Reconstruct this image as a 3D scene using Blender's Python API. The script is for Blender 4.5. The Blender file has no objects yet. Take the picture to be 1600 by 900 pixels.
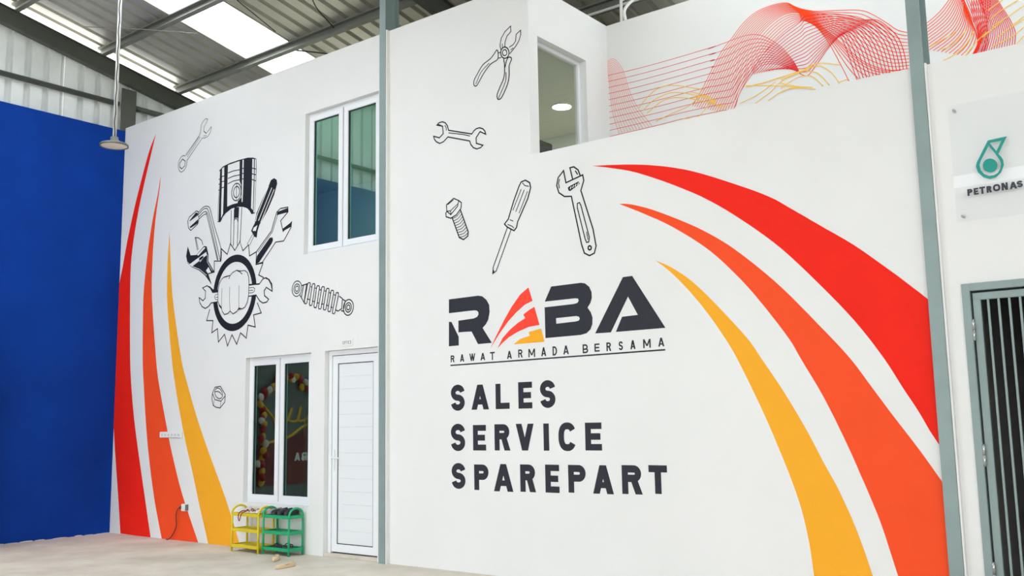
import bpy, bmesh, math, random
from mathutils import Matrix, Vector
from mathutils.geometry import tessellate_polygon
random.seed(7)
S = bpy.context.scene
C = S.collection
R = math.radians

# ------------------------------------------------------------------ camera
cam_d = bpy.data.cameras.new('camera'); cam = bpy.data.objects.new('camera', cam_d); C.objects.link(cam)
YAW, PITCH, ROLL = -.660733, .137402, -.0172179
_f = Vector((math.sin(YAW)*math.cos(PITCH), math.cos(YAW)*math.cos(PITCH), math.sin(PITCH)))
_r0 = Vector((math.cos(YAW), -math.sin(YAW), 0)); _u0 = _r0.cross(_f)
_r = math.cos(ROLL)*_r0 + math.sin(ROLL)*_u0; _u = -math.sin(ROLL)*_r0 + math.cos(ROLL)*_u0
M4 = Matrix((_r, _u, -_f)).transposed().to_4x4(); M4.translation = (12.73, -7.2, 1.458)
cam.matrix_world = M4
cam_d.sensor_width = 36; cam_d.lens = 1485.67/1600*36; cam_d.clip_end = 300
S.camera = cam

# ------------------------------------------------------------------ world and exposure
SKY = 3.6
w = bpy.data.worlds.new('overcast_sky'); S.world = w; w.use_nodes = True
w.node_tree.nodes['Background'].inputs[0].default_value = (.93, .97, 1, 1)
w.node_tree.nodes['Background'].inputs[1].default_value = SKY
S.view_settings.view_transform = 'Standard'; S.view_settings.look = 'None'
S.view_settings.gamma = 1; S.view_settings.use_curve_mapping = False
S.view_settings.exposure = 0.17

# ------------------------------------------------------------------ materials
MATS = {}
def lin(c): 
    o = []
    for v in c:
        v /= 255; o.append(v/12.92 if v <= .04045 else ((v+.055)/1.055)**2.4)
    return o
def mat(name, rgb, rough=.6, metal=0., var=0., vscale=3., bump=0., bscale=60., spec=.5, var2=None, coords='Object', emit=0.):
    m = bpy.data.materials.new(name); m.use_nodes = True; MATS[name] = m
    nt = m.node_tree; b = nt.nodes['Principled BSDF']; L = nt.links
    c = lin(rgb); b.inputs['Base Color'].default_value = (*c, 1)
    b.inputs['Roughness'].default_value = rough; b.inputs['Metallic'].default_value = metal
    b.inputs['Specular IOR Level'].default_value = spec
    if emit: b.inputs['Emission Color'].default_value = (*c, 1); b.inputs['Emission Strength'].default_value = emit
    tc = nt.nodes.new('ShaderNodeTexCoord')
    if var:
        n = nt.nodes.new('ShaderNodeTexNoise'); n.inputs['Scale'].default_value = vscale; n.inputs['Detail'].default_value = 6; n.inputs['Roughness'].default_value = .6
        L.new(tc.outputs[coords], n.inputs['Vector'])
        mx = nt.nodes.new('ShaderNodeMix'); mx.data_type = 'RGBA'
        rp = nt.nodes.new('ShaderNodeMapRange'); rp.inputs[1].default_value = .3; rp.inputs[2].default_value = .7
        L.new(n.outputs['Fac'], rp.inputs[0]); L.new(rp.outputs[0], mx.inputs[0])
        lo = lin(var2) if var2 else [v*(1-var) for v in c]
        mx.inputs[6].default_value = (*lo, 1); mx.inputs[7].default_value = (*[min(1, v*(1+var*.4)) for v in c], 1)
        L.new(mx.outputs[2], b.inputs['Base Color'])
    if bump:
        n2 = nt.nodes.new('ShaderNodeTexNoise'); n2.inputs['Scale'].default_value = bscale; n2.inputs['Detail'].default_value = 4
        L.new(tc.outputs[coords], n2.inputs['Vector'])
        bp = nt.nodes.new('ShaderNodeBump'); bp.inputs['Strength'].default_value = bump; bp.inputs['Distance'].default_value = .01
        L.new(n2.outputs['Fac'], bp.inputs['Height']); L.new(bp.outputs[0], b.inputs['Normal'])
    return m
def glassy(name, tint, refl, mixf):
    """window glass: tinted see-through plus a clear mirror share"""
    m = bpy.data.materials.new(name); m.use_nodes = True; MATS[name] = m
    nt = m.node_tree; nt.nodes.clear(); L = nt.links
    o = nt.nodes.new('ShaderNodeOutputMaterial'); t = nt.nodes.new('ShaderNodeBsdfTransparent'); g = nt.nodes.new('ShaderNodeBsdfGlossy')
    t.inputs[0].default_value = (*tint, 1); g.inputs[0].default_value = (*refl, 1); g.inputs['Roughness'].default_value = .0
    fr = nt.nodes.new('ShaderNodeFresnel'); fr.inputs[0].default_value = 1.5
    ad = nt.nodes.new('ShaderNodeMath'); ad.operation = 'ADD'; ad.use_clamp = True; ad.inputs[1].default_value = mixf
    ge = nt.nodes.new('ShaderNodeNewGeometry'); inv = nt.nodes.new('ShaderNodeMath'); inv.operation = 'SUBTRACT'; inv.inputs[0].default_value = 1
    L.new(ge.outputs['Backfacing'], inv.inputs[1])                    # the rear face of a pane does not mirror a second time
    L.new(fr.outputs[0], ad.inputs[0]); mu = nt.nodes.new('ShaderNodeMath'); mu.operation = 'MULTIPLY'; L.new(ad.outputs[0], mu.inputs[0]); L.new(inv.outputs[0], mu.inputs[1]); ad = mu
    mx = nt.nodes.new('ShaderNodeMixShader'); L.new(ad.outputs[0], mx.inputs[0]); L.new(t.outputs[0], mx.inputs[1]); L.new(g.outputs[0], mx.inputs[2]); L.new(mx.outputs[0], o.inputs[0])
def translucent(name, col):
    m = bpy.data.materials.new(name); m.use_nodes = True; MATS[name] = m
    nt = m.node_tree; nt.nodes.clear(); L = nt.links
    o = nt.nodes.new('ShaderNodeOutputMaterial'); t = nt.nodes.new('ShaderNodeBsdfTranslucent'); p = nt.nodes.new('ShaderNodeBsdfTransparent')
    t.inputs[0].default_value = (*col, 1); p.inputs[0].default_value = (*col, 1)
    mx = nt.nodes.new('ShaderNodeMixShader'); mx.inputs[0].default_value = .35
    L.new(t.outputs[0], mx.inputs[1]); L.new(p.outputs[0], mx.inputs[2]); L.new(mx.outputs[0], o.inputs[0])

mat('paint', (238, 238, 236), .6, spec=.3, var=.035, vscale=.9, bump=.03, bscale=25)
mat('paint_trim', (238, 238, 237), .5)
mat('blue_paint', (4, 60, 156), .65, spec=.12, var=.18, vscale=1.3, bump=.05, bscale=40)
mat('concrete', (222, 214, 200), .75, var=.22, vscale=1.1, bump=.06, bscale=30, var2=(192, 182, 166))
mat('zinc', (206, 204, 194), .36, metal=.7, var=.10, vscale=2.0)
mat('clad_zinc', (236, 240, 238), .5, var=.16, vscale=1.6)
mat('steel_green', (144, 162, 160), .38, metal=.1, var=.10, vscale=4)
mat('steel_dark', (88, 92, 84), .55, metal=.2, var=.15, vscale=3)
mat('purlin_steel', (132, 134, 126), .5, metal=.2, var=.12, vscale=3)
mat('upvc', (242, 244, 247), .3)
mat('gasket', (42, 46, 50), .6)
mat('door_panel', (236, 240, 241), .35)
glassy('window_glass', (.60, .86, .80), (.66, .90, .84), .17)
glassy('clear_glass', (.90, .90, .87), (.9, 1, .97), .0)
glassy('acrylic', (.985, .99, .995), (1, 1, 1), .0)
translucent('skylight_sheet', (.93, .95, .95))
mat('ink', (38, 39, 46), .6, spec=.15); mat('inkgrey', (110, 112, 116), .6); mat('dark', (52, 54, 61), .55, spec=.15, var=.08, vscale=20)
mat('red', (250, 38, 20), .55, spec=.15, var=.06, vscale=2); mat('orange', (255, 84, 38), .55, spec=.15, var=.05, vscale=2); mat('yellow', (255, 178, 44), .55, spec=.15, var=.05, vscale=2)
mat('logored', (255, 76, 58), .55, spec=.15)
mat('coral', (255, 122, 92), .6, spec=.15); mat('pink', (238, 78, 82), .6, spec=.15); mat('wave_orange', (255, 74, 24), .6, spec=.15); mat('crimson', (236, 44, 46), .6, spec=.15); mat('wave_red', (250, 50, 30), .6, spec=.15); mat('wave_yellow', (255, 206, 90), .6, spec=.15)
mat('teal', (0, 150, 138), .4); mat('sign_ink', (44, 50, 64), .4)
mat('chrome', (190, 192, 194), .25, metal=.9)
mat('socket_grey', (206, 206, 202), .5); mat('pvc_white', (240, 240, 236), .45)
mat('cable_dark', (52, 44, 42), .6); mat('cable_grey', (150, 148, 140), .6)
mat('lamp_rim', (120, 122, 118), .4, metal=.5); mat('lamp_glass', (240, 232, 214), .4)
mat('yellow_plastic', (226, 204, 22), .4); mat('green_plastic', (22, 168, 112), .4)
mat('black_leather', (30, 30, 34), .45); mat('beige_leather', (226, 202, 164), .5, var=.06, vscale=30); mat('beige_lining', (150, 112, 78), .7)
mat('rust_leather', (150, 62, 44), .5); mat('white_canvas', (232, 230, 222), .7); mat('dark_rubber', (62, 62, 66), .7); mat('grey_canvas', (150, 152, 150), .7)
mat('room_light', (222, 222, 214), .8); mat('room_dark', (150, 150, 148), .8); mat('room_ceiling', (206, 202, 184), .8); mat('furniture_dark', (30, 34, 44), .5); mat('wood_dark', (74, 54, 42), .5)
mat('downlight', (240, 255, 250), .5, emit=170.)
mat('sack', (208, 206, 202), .8); mat('red_cloth', (150, 40, 36), .8)
mat('banner_grey', (112, 116, 112), .6); mat('banner_brown', (120, 52, 36), .6); mat('banner_yellow', (240, 190, 40), .6); mat('banner_white', (240, 240, 236), .6)
mat('balloon_red', (176, 40, 34), .3); mat('balloon_yellow', (236, 190, 40), .3); mat('balloon_white', (240, 238, 232), .3)
mat('yard_wall', (150, 150, 146), .8, var=.1, vscale=.6)

# ------------------------------------------------------------------ mesh helpers
class MB:
    def __init__(s): s.v = []; s.f = []; s.m = []
    def add(s, v, f, mi=0):
        o = len(s.v); s.v += [tuple(p) for p in v]; s.f += [tuple(i+o for i in q) for q in f]; s.m += [mi]*len(f); return s
    def box(s, x0, x1, y0, y1, z0, z1, mi=0):
        v = [(x0,y0,z0),(x1,y0,z0),(x1,y1,z0),(x0,y1,z0),(x0,y0,z1),(x1,y0,z1),(x1,y1,z1),(x0,y1,z1)]
        return s.add(v, [(0,3,2,1),(4,5,6,7),(0,1,5,4),(1,2,6,5),(2,3,7,6),(3,0,4,7)], mi)
    def hexa(s, bot, top, mi=0):
        return s.add(list(bot)+list(top), [(0,3,2,1),(4,5,6,7),(0,1,5,4),(1,2,6,5),(2,3,7,6),(3,0,4,7)], mi)
    def tube(s, pts, r, n=8, mi=0, closed=False):
        P = [Vector(p) for p in pts]; N = len(P); rings = []; up = None
        for i in range(N):
            a = P[i-1] if (i or closed) else P[i]; b = P[(i+1) % N] if (i < N-1 or closed) else P[i]
            t = (b-a).normalized()
            if up is None:
                up = Vector((0,0,1)) if abs(t.z) < .9 else Vector((1,0,0))
            u = t.cross(up); u = u.normalized() if u.length > 1e-6 else t.orthogonal().normalized()
            vv = u.cross(t).normalized(); up = vv
            rr = r[i] if isinstance(r, (list, tuple)) else r
            rings.append([P[i]+rr*(math.cos(2*math.pi*k/n)*u+math.sin(2*math.pi*k/n)*vv) for k in range(n)])
        v = [p for q in rings for p in q]; f = []
        for i in range(N if closed else N-1):
            j = (i+1) % N
            for k in range(n): f.append((i*n+k, i*n+(k+1) % n, j*n+(k+1) % n, j*n+k))
        if not closed: f += [tuple(range(n-1, -1, -1)), tuple((N-1)*n+k for k in range(n))]
        return s.add(v, f, mi)
    def lathe(s, prof, n=32, c=(0,0,0), mi=0):
        v = []; f = []
        for r, z in prof:
            v += [(c[0]+r*math.cos(2*math.pi*k/n), c[1]+r*math.sin(2*math.pi*k/n), c[2]+z) for k in range(n)]
        for i in range(len(prof)-1):
            for k in range(n): f.append((i*n+k, i*n+(k+1) % n, (i+1)*n+(k+1) % n, (i+1)*n+k))
        return s.add(v, f, mi)
    def prism(s, prof, axis, a0, a1, mi=0):
        """extrude a closed profile; axis 'x': profile (y,z); 'y': profile (x,z); 'z': profile (x,y)"""
        def P(a, p): return (a, p[0], p[1]) if axis == 'x' else (p[0], a, p[1]) if axis == 'y' else (p[0], p[1], a)
        n = len(prof); v = [P(a0, p) for p in prof]+[P(a1, p) for p in prof]
        f = [(i, (i+1) % n, n+(i+1) % n, n+i) for i in range(n)]
        tri = tessellate_polygon([[Vector((p[0], p[1], 0)) for p in prof]])
        f += [tuple(t) for t in tri]+[tuple(n+i for i in reversed(t)) for t in tri]
        return s.add(v, f, mi)
    def build(s, name, mats, parent=None, smooth=False, bevel=0., label=None):
        me = bpy.data.meshes.new(name); me.from_pydata(s.v, [], s.f)
        for m in ([mats] if isinstance(mats, str) else mats): me.materials.append(MATS[m])
        me.polygons.foreach_set('material_index', s.m)
        bm = bmesh.new(); bm.from_mesh(me); bmesh.ops.recalc_face_normals(bm, faces=bm.faces)
        if bevel:
            bmesh.ops.bevel(bm, geom=[e for e in bm.edges if len(e.link_faces) == 2 and e.calc_face_angle(0) > .6], offset=bevel, segments=2, affect='EDGES', clamp_overlap=True)
        bm.to_mesh(me); bm.free()
        if smooth: me.polygons.foreach_set('use_smooth', [True]*len(me.polygons))
        me.update()
        o = bpy.data.objects.new(name, me); C.objects.link(o)
        if parent: o.parent = parent
        if label: o['label'] = label
        return o
def empty(name, loc=(0,0,0), rz=0.):
    o = bpy.data.objects.new(name, None); C.objects.link(o); o.location = loc; o.rotation_euler = (0,0,rz); o.empty_display_size = .1; return o
def tag(o, label, cat, group=None):
    o['label'] = label; o['category'] = cat
    if group: o['group'] = group
    return o
def struct(o, label=None):
    o['kind'] = 'structure'
    if label: o['label'] = label
    return o
def catmull(P, n=6, closed=False):
    P = [Vector(p) for p in P]; N = len(P); out = []
    for i in range(N if closed else N-1):
        p1 = P[i]; p2 = P[(i+1) % N]; p0 = P[i-1] if (closed or i) else 2*p1-p2; p3 = P[(i+2) % N] if (closed or i+2 < N) else 2*p2-p1
        for k in range(n):
            t = k/n; out.append(.5*((2*p1)+(p2-p0)*t+(2*p0-5*p1+4*p2-p3)*t*t+(3*p1-p0-3*p2+p3)*t**3))
    if not closed: out.append(P[-1])
    return out
def slab_with_holes(name, x0, x1, z0, z1, y0, y1, holes, m, axis='x'):
    """wall slab with rectangular openings, with real reveals. axis x: wall runs along x; axis y: runs along y (y0,y1 are then its x faces)"""
    xs = sorted({x0, x1, *[h[0] for h in holes], *[h[1] for h in holes]}); zs = sorted({z0, z1, *[h[2] for h in holes], *[h[3] for h in holes]})
    xs = [a for a in xs if x0 <= a <= x1]; zs = [a for a in zs if z0 <= a <= z1]
    def solid(i, j):
        if i < 0 or j < 0 or i >= len(xs)-1 or j >= len(zs)-1: return False
        cx = (xs[i]+xs[i+1])/2; cz = (zs[j]+zs[j+1])/2
        return not any(h[0] < cx < h[1] and h[2] < cz < h[3] for h in holes)
    b = MB(); idx = {}
    def V(x, y, z):
        k = (round(x, 5), round(y, 5), round(z, 5))
        if k not in idx: idx[k] = len(b.v); b.v.append((x, y, z) if axis == 'x' else (y, x, z))
        return idx[k]
    def face(*p): b.f.append(tuple(V(*q) for q in p)); b.m.append(0)
    for i in range(len(xs)-1):
        for j in range(len(zs)-1):
            if not solid(i, j): continue
            a, c, d, e = xs[i], xs[i+1], zs[j], zs[j+1]
            face((a,y0,d),(c,y0,d),(c,y0,e),(a,y0,e)); face((a,y1,d),(a,y1,e),(c,y1,e),(c,y1,d))
            if not solid(i-1, j): face((a,y0,d),(a,y0,e),(a,y1,e),(a,y1,d))
            if not solid(i+1, j): face((c,y0,d),(c,y1,d),(c,y1,e),(c,y0,e))
            if not solid(i, j-1): face((a,y0,d),(a,y1,d),(c,y1,d),(c,y0,d))
            if not solid(i, j+1): face((a,y0,e),(c,y0,e),(c,y1,e),(a,y1,e))
    return struct(b.build(name, m))

# ================================================================== LARGE STRUCTURE
YB = 3.4                                   # rear of the building
floor = struct(MB().box(-30, 45, -45, YB+.2, -.2, 0).build('floor', 'concrete'), 'worn beige concrete floor')
WALL_H = 5.79; LOW_H = 3.996; XE = 7.392; YR = 1.466; T = .13
wall_back = slab_with_holes('wall_back', 0, 17, 0, WALL_H, 0, T,
    [(4.04, 5.29, 3.42, 5.135), (2.98, 4.195, .525, 2.26), (4.43, 5.285, -1, 2.265), (11.15, 12.25, -1, 2.35), (XE, 18, LOW_H, 7),
     (5.345, 5.447, -1, 7), (10.932, 11.03, -1, 7)], 'paint')
wall_back['label'] = 'white painted wall with red, orange and yellow swooshes, tool drawings and lettering'
for x in (5.447, 11.03):
    MB().box(x+.001, x+.014, -.045, .0, 0, WALL_H if x < 7 else LOW_H).build('plaster_edge', 'paint', wall_back)
wall_recess = slab_with_holes('wall_recess', XE, 17, 3.5, WALL_H, YR, YR+T, [], 'paint'); wall_recess['label'] = 'set-back white upper wall with red and orange wave lines'
wall_side = slab_with_holes('wall_side', T, YB, 3.5, WALL_H, XE-T, XE, [(.149, 1.026, 3.72, 5.256)], 'paint', axis='y'); wall_side['label'] = 'white return wall beside the set-back upper wall'
wall_left = struct(MB().box(-.2, 0, -14.5, YB, 0, 5.745).build('wall_left', 'blue_paint'), 'royal blue painted side wall')
wall_rear = struct(MB().box(-.2, 17, YB, YB+.12, 0, 6.1).build('wall_rear', 'room_light'))
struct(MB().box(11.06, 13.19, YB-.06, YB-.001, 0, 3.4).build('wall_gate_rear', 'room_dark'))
struct(MB().box(.01, XE-T-.01, T+.01, YB-.01, 3.501, 3.52).build('floor_upper', 'room_light'))  # pale floor lining added to bounce light up to the office ceiling
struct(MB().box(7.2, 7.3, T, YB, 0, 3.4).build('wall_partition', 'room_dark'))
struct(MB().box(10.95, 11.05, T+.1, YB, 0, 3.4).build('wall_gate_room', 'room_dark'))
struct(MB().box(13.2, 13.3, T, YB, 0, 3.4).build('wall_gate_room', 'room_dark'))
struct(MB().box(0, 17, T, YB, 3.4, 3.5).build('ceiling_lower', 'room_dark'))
struct(MB().box(0, XE-T, T, YB, 5.36, 5.44).build('ceiling_upper_office', 'room_ceiling'))

# ---- roof: sheets, skylights, purlins, rafters
SL = .2
def zr(z0, y): return z0 - SL*y
ceiling = empty('ceiling'); struct(ceiling, 'sloping galvanised sheet roof on steel purlins with a translucent skylight strip')
YF, YK = -14.5, YB+.15
def sheet(name, x0, x1, m, z0=6.85, ya=None, yb=None):
    """trapezoid ribbed sheet, ribs every 0.24 m running down the slope"""
    prof = []; x = x0; px = .24
    prof.append((x0, 0))
    k = math.ceil((x0-.02-1.68)/px+1e-6)
    while True:
        c = 1.68+.0+px*k
        if c-.04 > x1-.001: break
        for dx, dz in ((-.04, 0), (-.022, .048), (.022, .048), (.04, 0)):
            if x0 < c+dx < x1: prof.append((c+dx, dz))
        k += 1
    prof.append((x1, 0)); b = MB(); n = len(prof); v = []
    ya = YF if ya is None else ya; yb = YK if yb is None else yb
    for y in (ya, ya+(yb-ya)*.25, ya+(yb-ya)*.5, ya+(yb-ya)*.75, yb):
        v += [(px_, y, zr(z0, y)+dz) for px_, dz in prof]
    th = .0
    f = [(i*n+k, i*n+k+1, (i+1)*n+k+1, (i+1)*n+k) for i in range(4) for k in range(n-1)]
    b.add(v, f); return b.build(name, m, ceiling)
x = 1.68-.96*2
xs = []
while x < 19.9: xs.append(x); x += .96
SKYL = {1: (YF, -2.3), 2: (YF, YK), 3: (YF, -1.7), 4: (YF, -1.8), 5: (YF, -1.8), 6: (YF, -1.8), 9: (-.3, YK), 10: (-.3, YK), 11: (-.3, YK), 12: (-.3, YK), 13: (YF, YK)}   # sheet: skylight y range; all but the left full-length one are added for light
for i, x in enumerate(xs):
    xa, xb = max(x, -.14)+.002, x+.965
    if xb < 0: continue
    ya, yb = SKYL.get(i, (None, None))
    if ya is None: sheet('roof_sheet', xa, xb, 'zinc'); continue
    sheet('skylight_sheet', x+.002, x+.955, 'skylight_sheet', ya=ya, yb=yb)['label'] = 'white translucent skylight sheet, of the seen strip and those added unseen for light'
    if yb < YK-.1: sheet('roof_sheet', xa, xb, 'zinc', ya=yb)
    if ya > YF+.1: sheet('roof_sheet', xa, xb, 'zinc', yb=ya)
pur = None
for k in range(-10, 4):
    y0 = -1.63+1.24*k+.02
    if pur is None:
        a, h, t, lp = .065, .145, .006, .02     # C section, open towards the yard
        pr = [(0,0),(0,h),(-a,h),(-a,h-lp),(-a+t,h-lp),(-a+t,h-t),(-t,h-t),(-t,t),(-a+t,t),(-a+t,lp),(-a,lp),(-a,0)]
        pur = o = MB().prism(pr, 'x', -.16, 19.8).build('purlin', 'purlin_steel', ceiling)
    else:
        o = pur.copy(); C.objects.link(o); o.parent = ceiling
    o.location = (0, y0, zr(6.70, y0)); o.rotation_euler = (-math.atan(SL), 0, 0)
for x in (0.0, 5.4, 10.98, 16.5):
    b = MB(); H = .25
    for (xa, xb, za, zb) in ((-.05, .05, 0, .012), (-.004, .004, .012, H-.012), (-.05, .05, H-.012, H)):
        b.hexa([(x+xa, YF, zr(6.45+za, YF)), (x+xb, YF, zr(6.45+za, YF)), (x+xb, YK, zr(6.45+za, YK)), (x+xa, YK, zr(6.45+za, YK))],
               [(x+xa, YF, zr(6.45+zb, YF)), (x+xb, YF, zr(6.45+zb, YF)), (x+xb, YK, zr(6.45+zb, YK)), (x+xa, YK, zr(6.45+zb, YK))])
    b.build('rafter', 'steel_dark', ceiling)
# sag rods and cables under the roof
for pts, r_, m in (([(.6, -1.0, 6.86), (1.2, -.62, 6.79), (1.9, -.1, 6.70)], .006, 'cable_grey'), ([(3.05, -.3, 6.76), (2.9, .42, 6.62)], .006, 'cable_dark'),
                   ([(4.05, .02, 6.72), (3.8, .35, 6.67), (3.62, .8, 6.60)], .008, 'cable_dark'), ([(2.75, .88, 6.54), (3.1, 1.1, 6.47), (3.3, 1.3, 6.42)], .010, 'cable_dark')):
    tag_o = MB().tube(catmull(pts), r_, 6).build('roof_cable', m, ceiling)
# fascia and yard building, added unseen to shape the sign's reflection and hall light
struct(MB().box(-.2, 20, YF-.1, YF, 6.5, 9.6).build('trim_1', 'clad_zinc'), 'added front fascia, unseen, shaping the sign reflection and the light')

struct(MB().box(20, 20.15, YF, YB, 0, 6.3).build('wall_right_light_block', 'yard_wall'))  # unseen wall added to cut the light from the right
# ---- gable cladding above the blue wall
def clad(y0, y1, z0):
    prof = [(y0, 0)]; k = math.ceil((y0+.02+.136)/.25-1e-6)
    while True:
        c = -.136+.25*k
        if c-.046 > y1: break
        for dy, dx in ((-.046, 0), (-.040, -.06), (.040, -.06), (.046, 0)):
            if y0 < c+dy < y1: prof.append((c+dy, dx))
        k += 1
    prof.append((y1, 0)); n = len(prof)
    v = [(-.12+dx, y, z0) for y, dx in prof]+[(-.12+dx, y, zr(6.60, y)) for y, dx in prof]
    return MB().add(v, [(i, i+1, n+i+1, n+i) for i in range(n-1)]).build('cladding_sheet', 'clad_zinc', wall_left, label='pale ribbed metal cladding sheet')
y = -13.886
while y < YB-.1:
    clad(y+.001, min(y+1.0, YB), 5.746); y += 1.0
g = MB().tube([(-.07, -14.4, 6.155), (-.07, -.09, 6.155)], .038, 10).build('girt', 'steel_dark', wall_left, smooth=True)
MB().tube([(-.07, .17, 6.155), (-.07, YB, 6.155)], .038, 10).build('girt', 'steel_dark', wall_left, smooth=True)

b = MB(); yy = -1.9
while yy < -.02:
    ln = random.uniform(.10, .28); h = random.uniform(.005, .014)
    b.add([(.0015, yy, .001), (.0015, yy+ln, .001), (.0015, yy+ln*.93, h*.7), (.0015, yy+ln*.5, h), (.0015, yy+ln*.08, h*.6)], [(0, 1, 2, 3, 4)]); yy += ln+random.uniform(.0, .10)
b.build('bare_plaster_edge', 'paint', wall_left, label='white chips of bare plaster along the foot of the blue wall')
# ---- columns
def h_column(name, x0, x1, y0, y1, z0, z1, label, m='steel_green', along='y'):
    root = empty(name, ((x0+x1)/2, (y0+y1)/2, z0)); t = .012; cx, cy = (x0+x1)/2, (y0+y1)/2; b = MB()
    if along == 'y':
        parts = (('flange', x0, x1, y0, y0+t), ('flange', x0, x1, y1-t, y1), ('web', cx-.005, cx+.005, y0+t, y1-t))
    else:
        parts = (('flange', x0, x0+t, y0, y1), ('flange', x1-t, x1, y0, y1), ('web', x0+t, x1-t, cy-.005, cy+.005))
    for n, a, b_, c, d in parts:
        MB().box(a-cx, b_-cx, c-cy, d-cy, 0, z1-z0).build(n, m, root)
    return tag(root, label, 'column')
h_column('steel_column', 5.352, 5.446, -.05, .165, 0, zr(6.45, .1)-.02, 'grey-green steel column left of the painted company name')
h_column('steel_column', 10.934, 11.029, -.05, .150, 0, zr(6.45, .1)-.02, 'grey-green steel column between the red swoosh and the barred gate')
h_column('steel_column', -.19, -.005, -.075, .155, 5.746, zr(6.45, .2)-.02, 'dark steel column stub in the corner above the blue wall', 'steel_dark', 'x')

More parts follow.
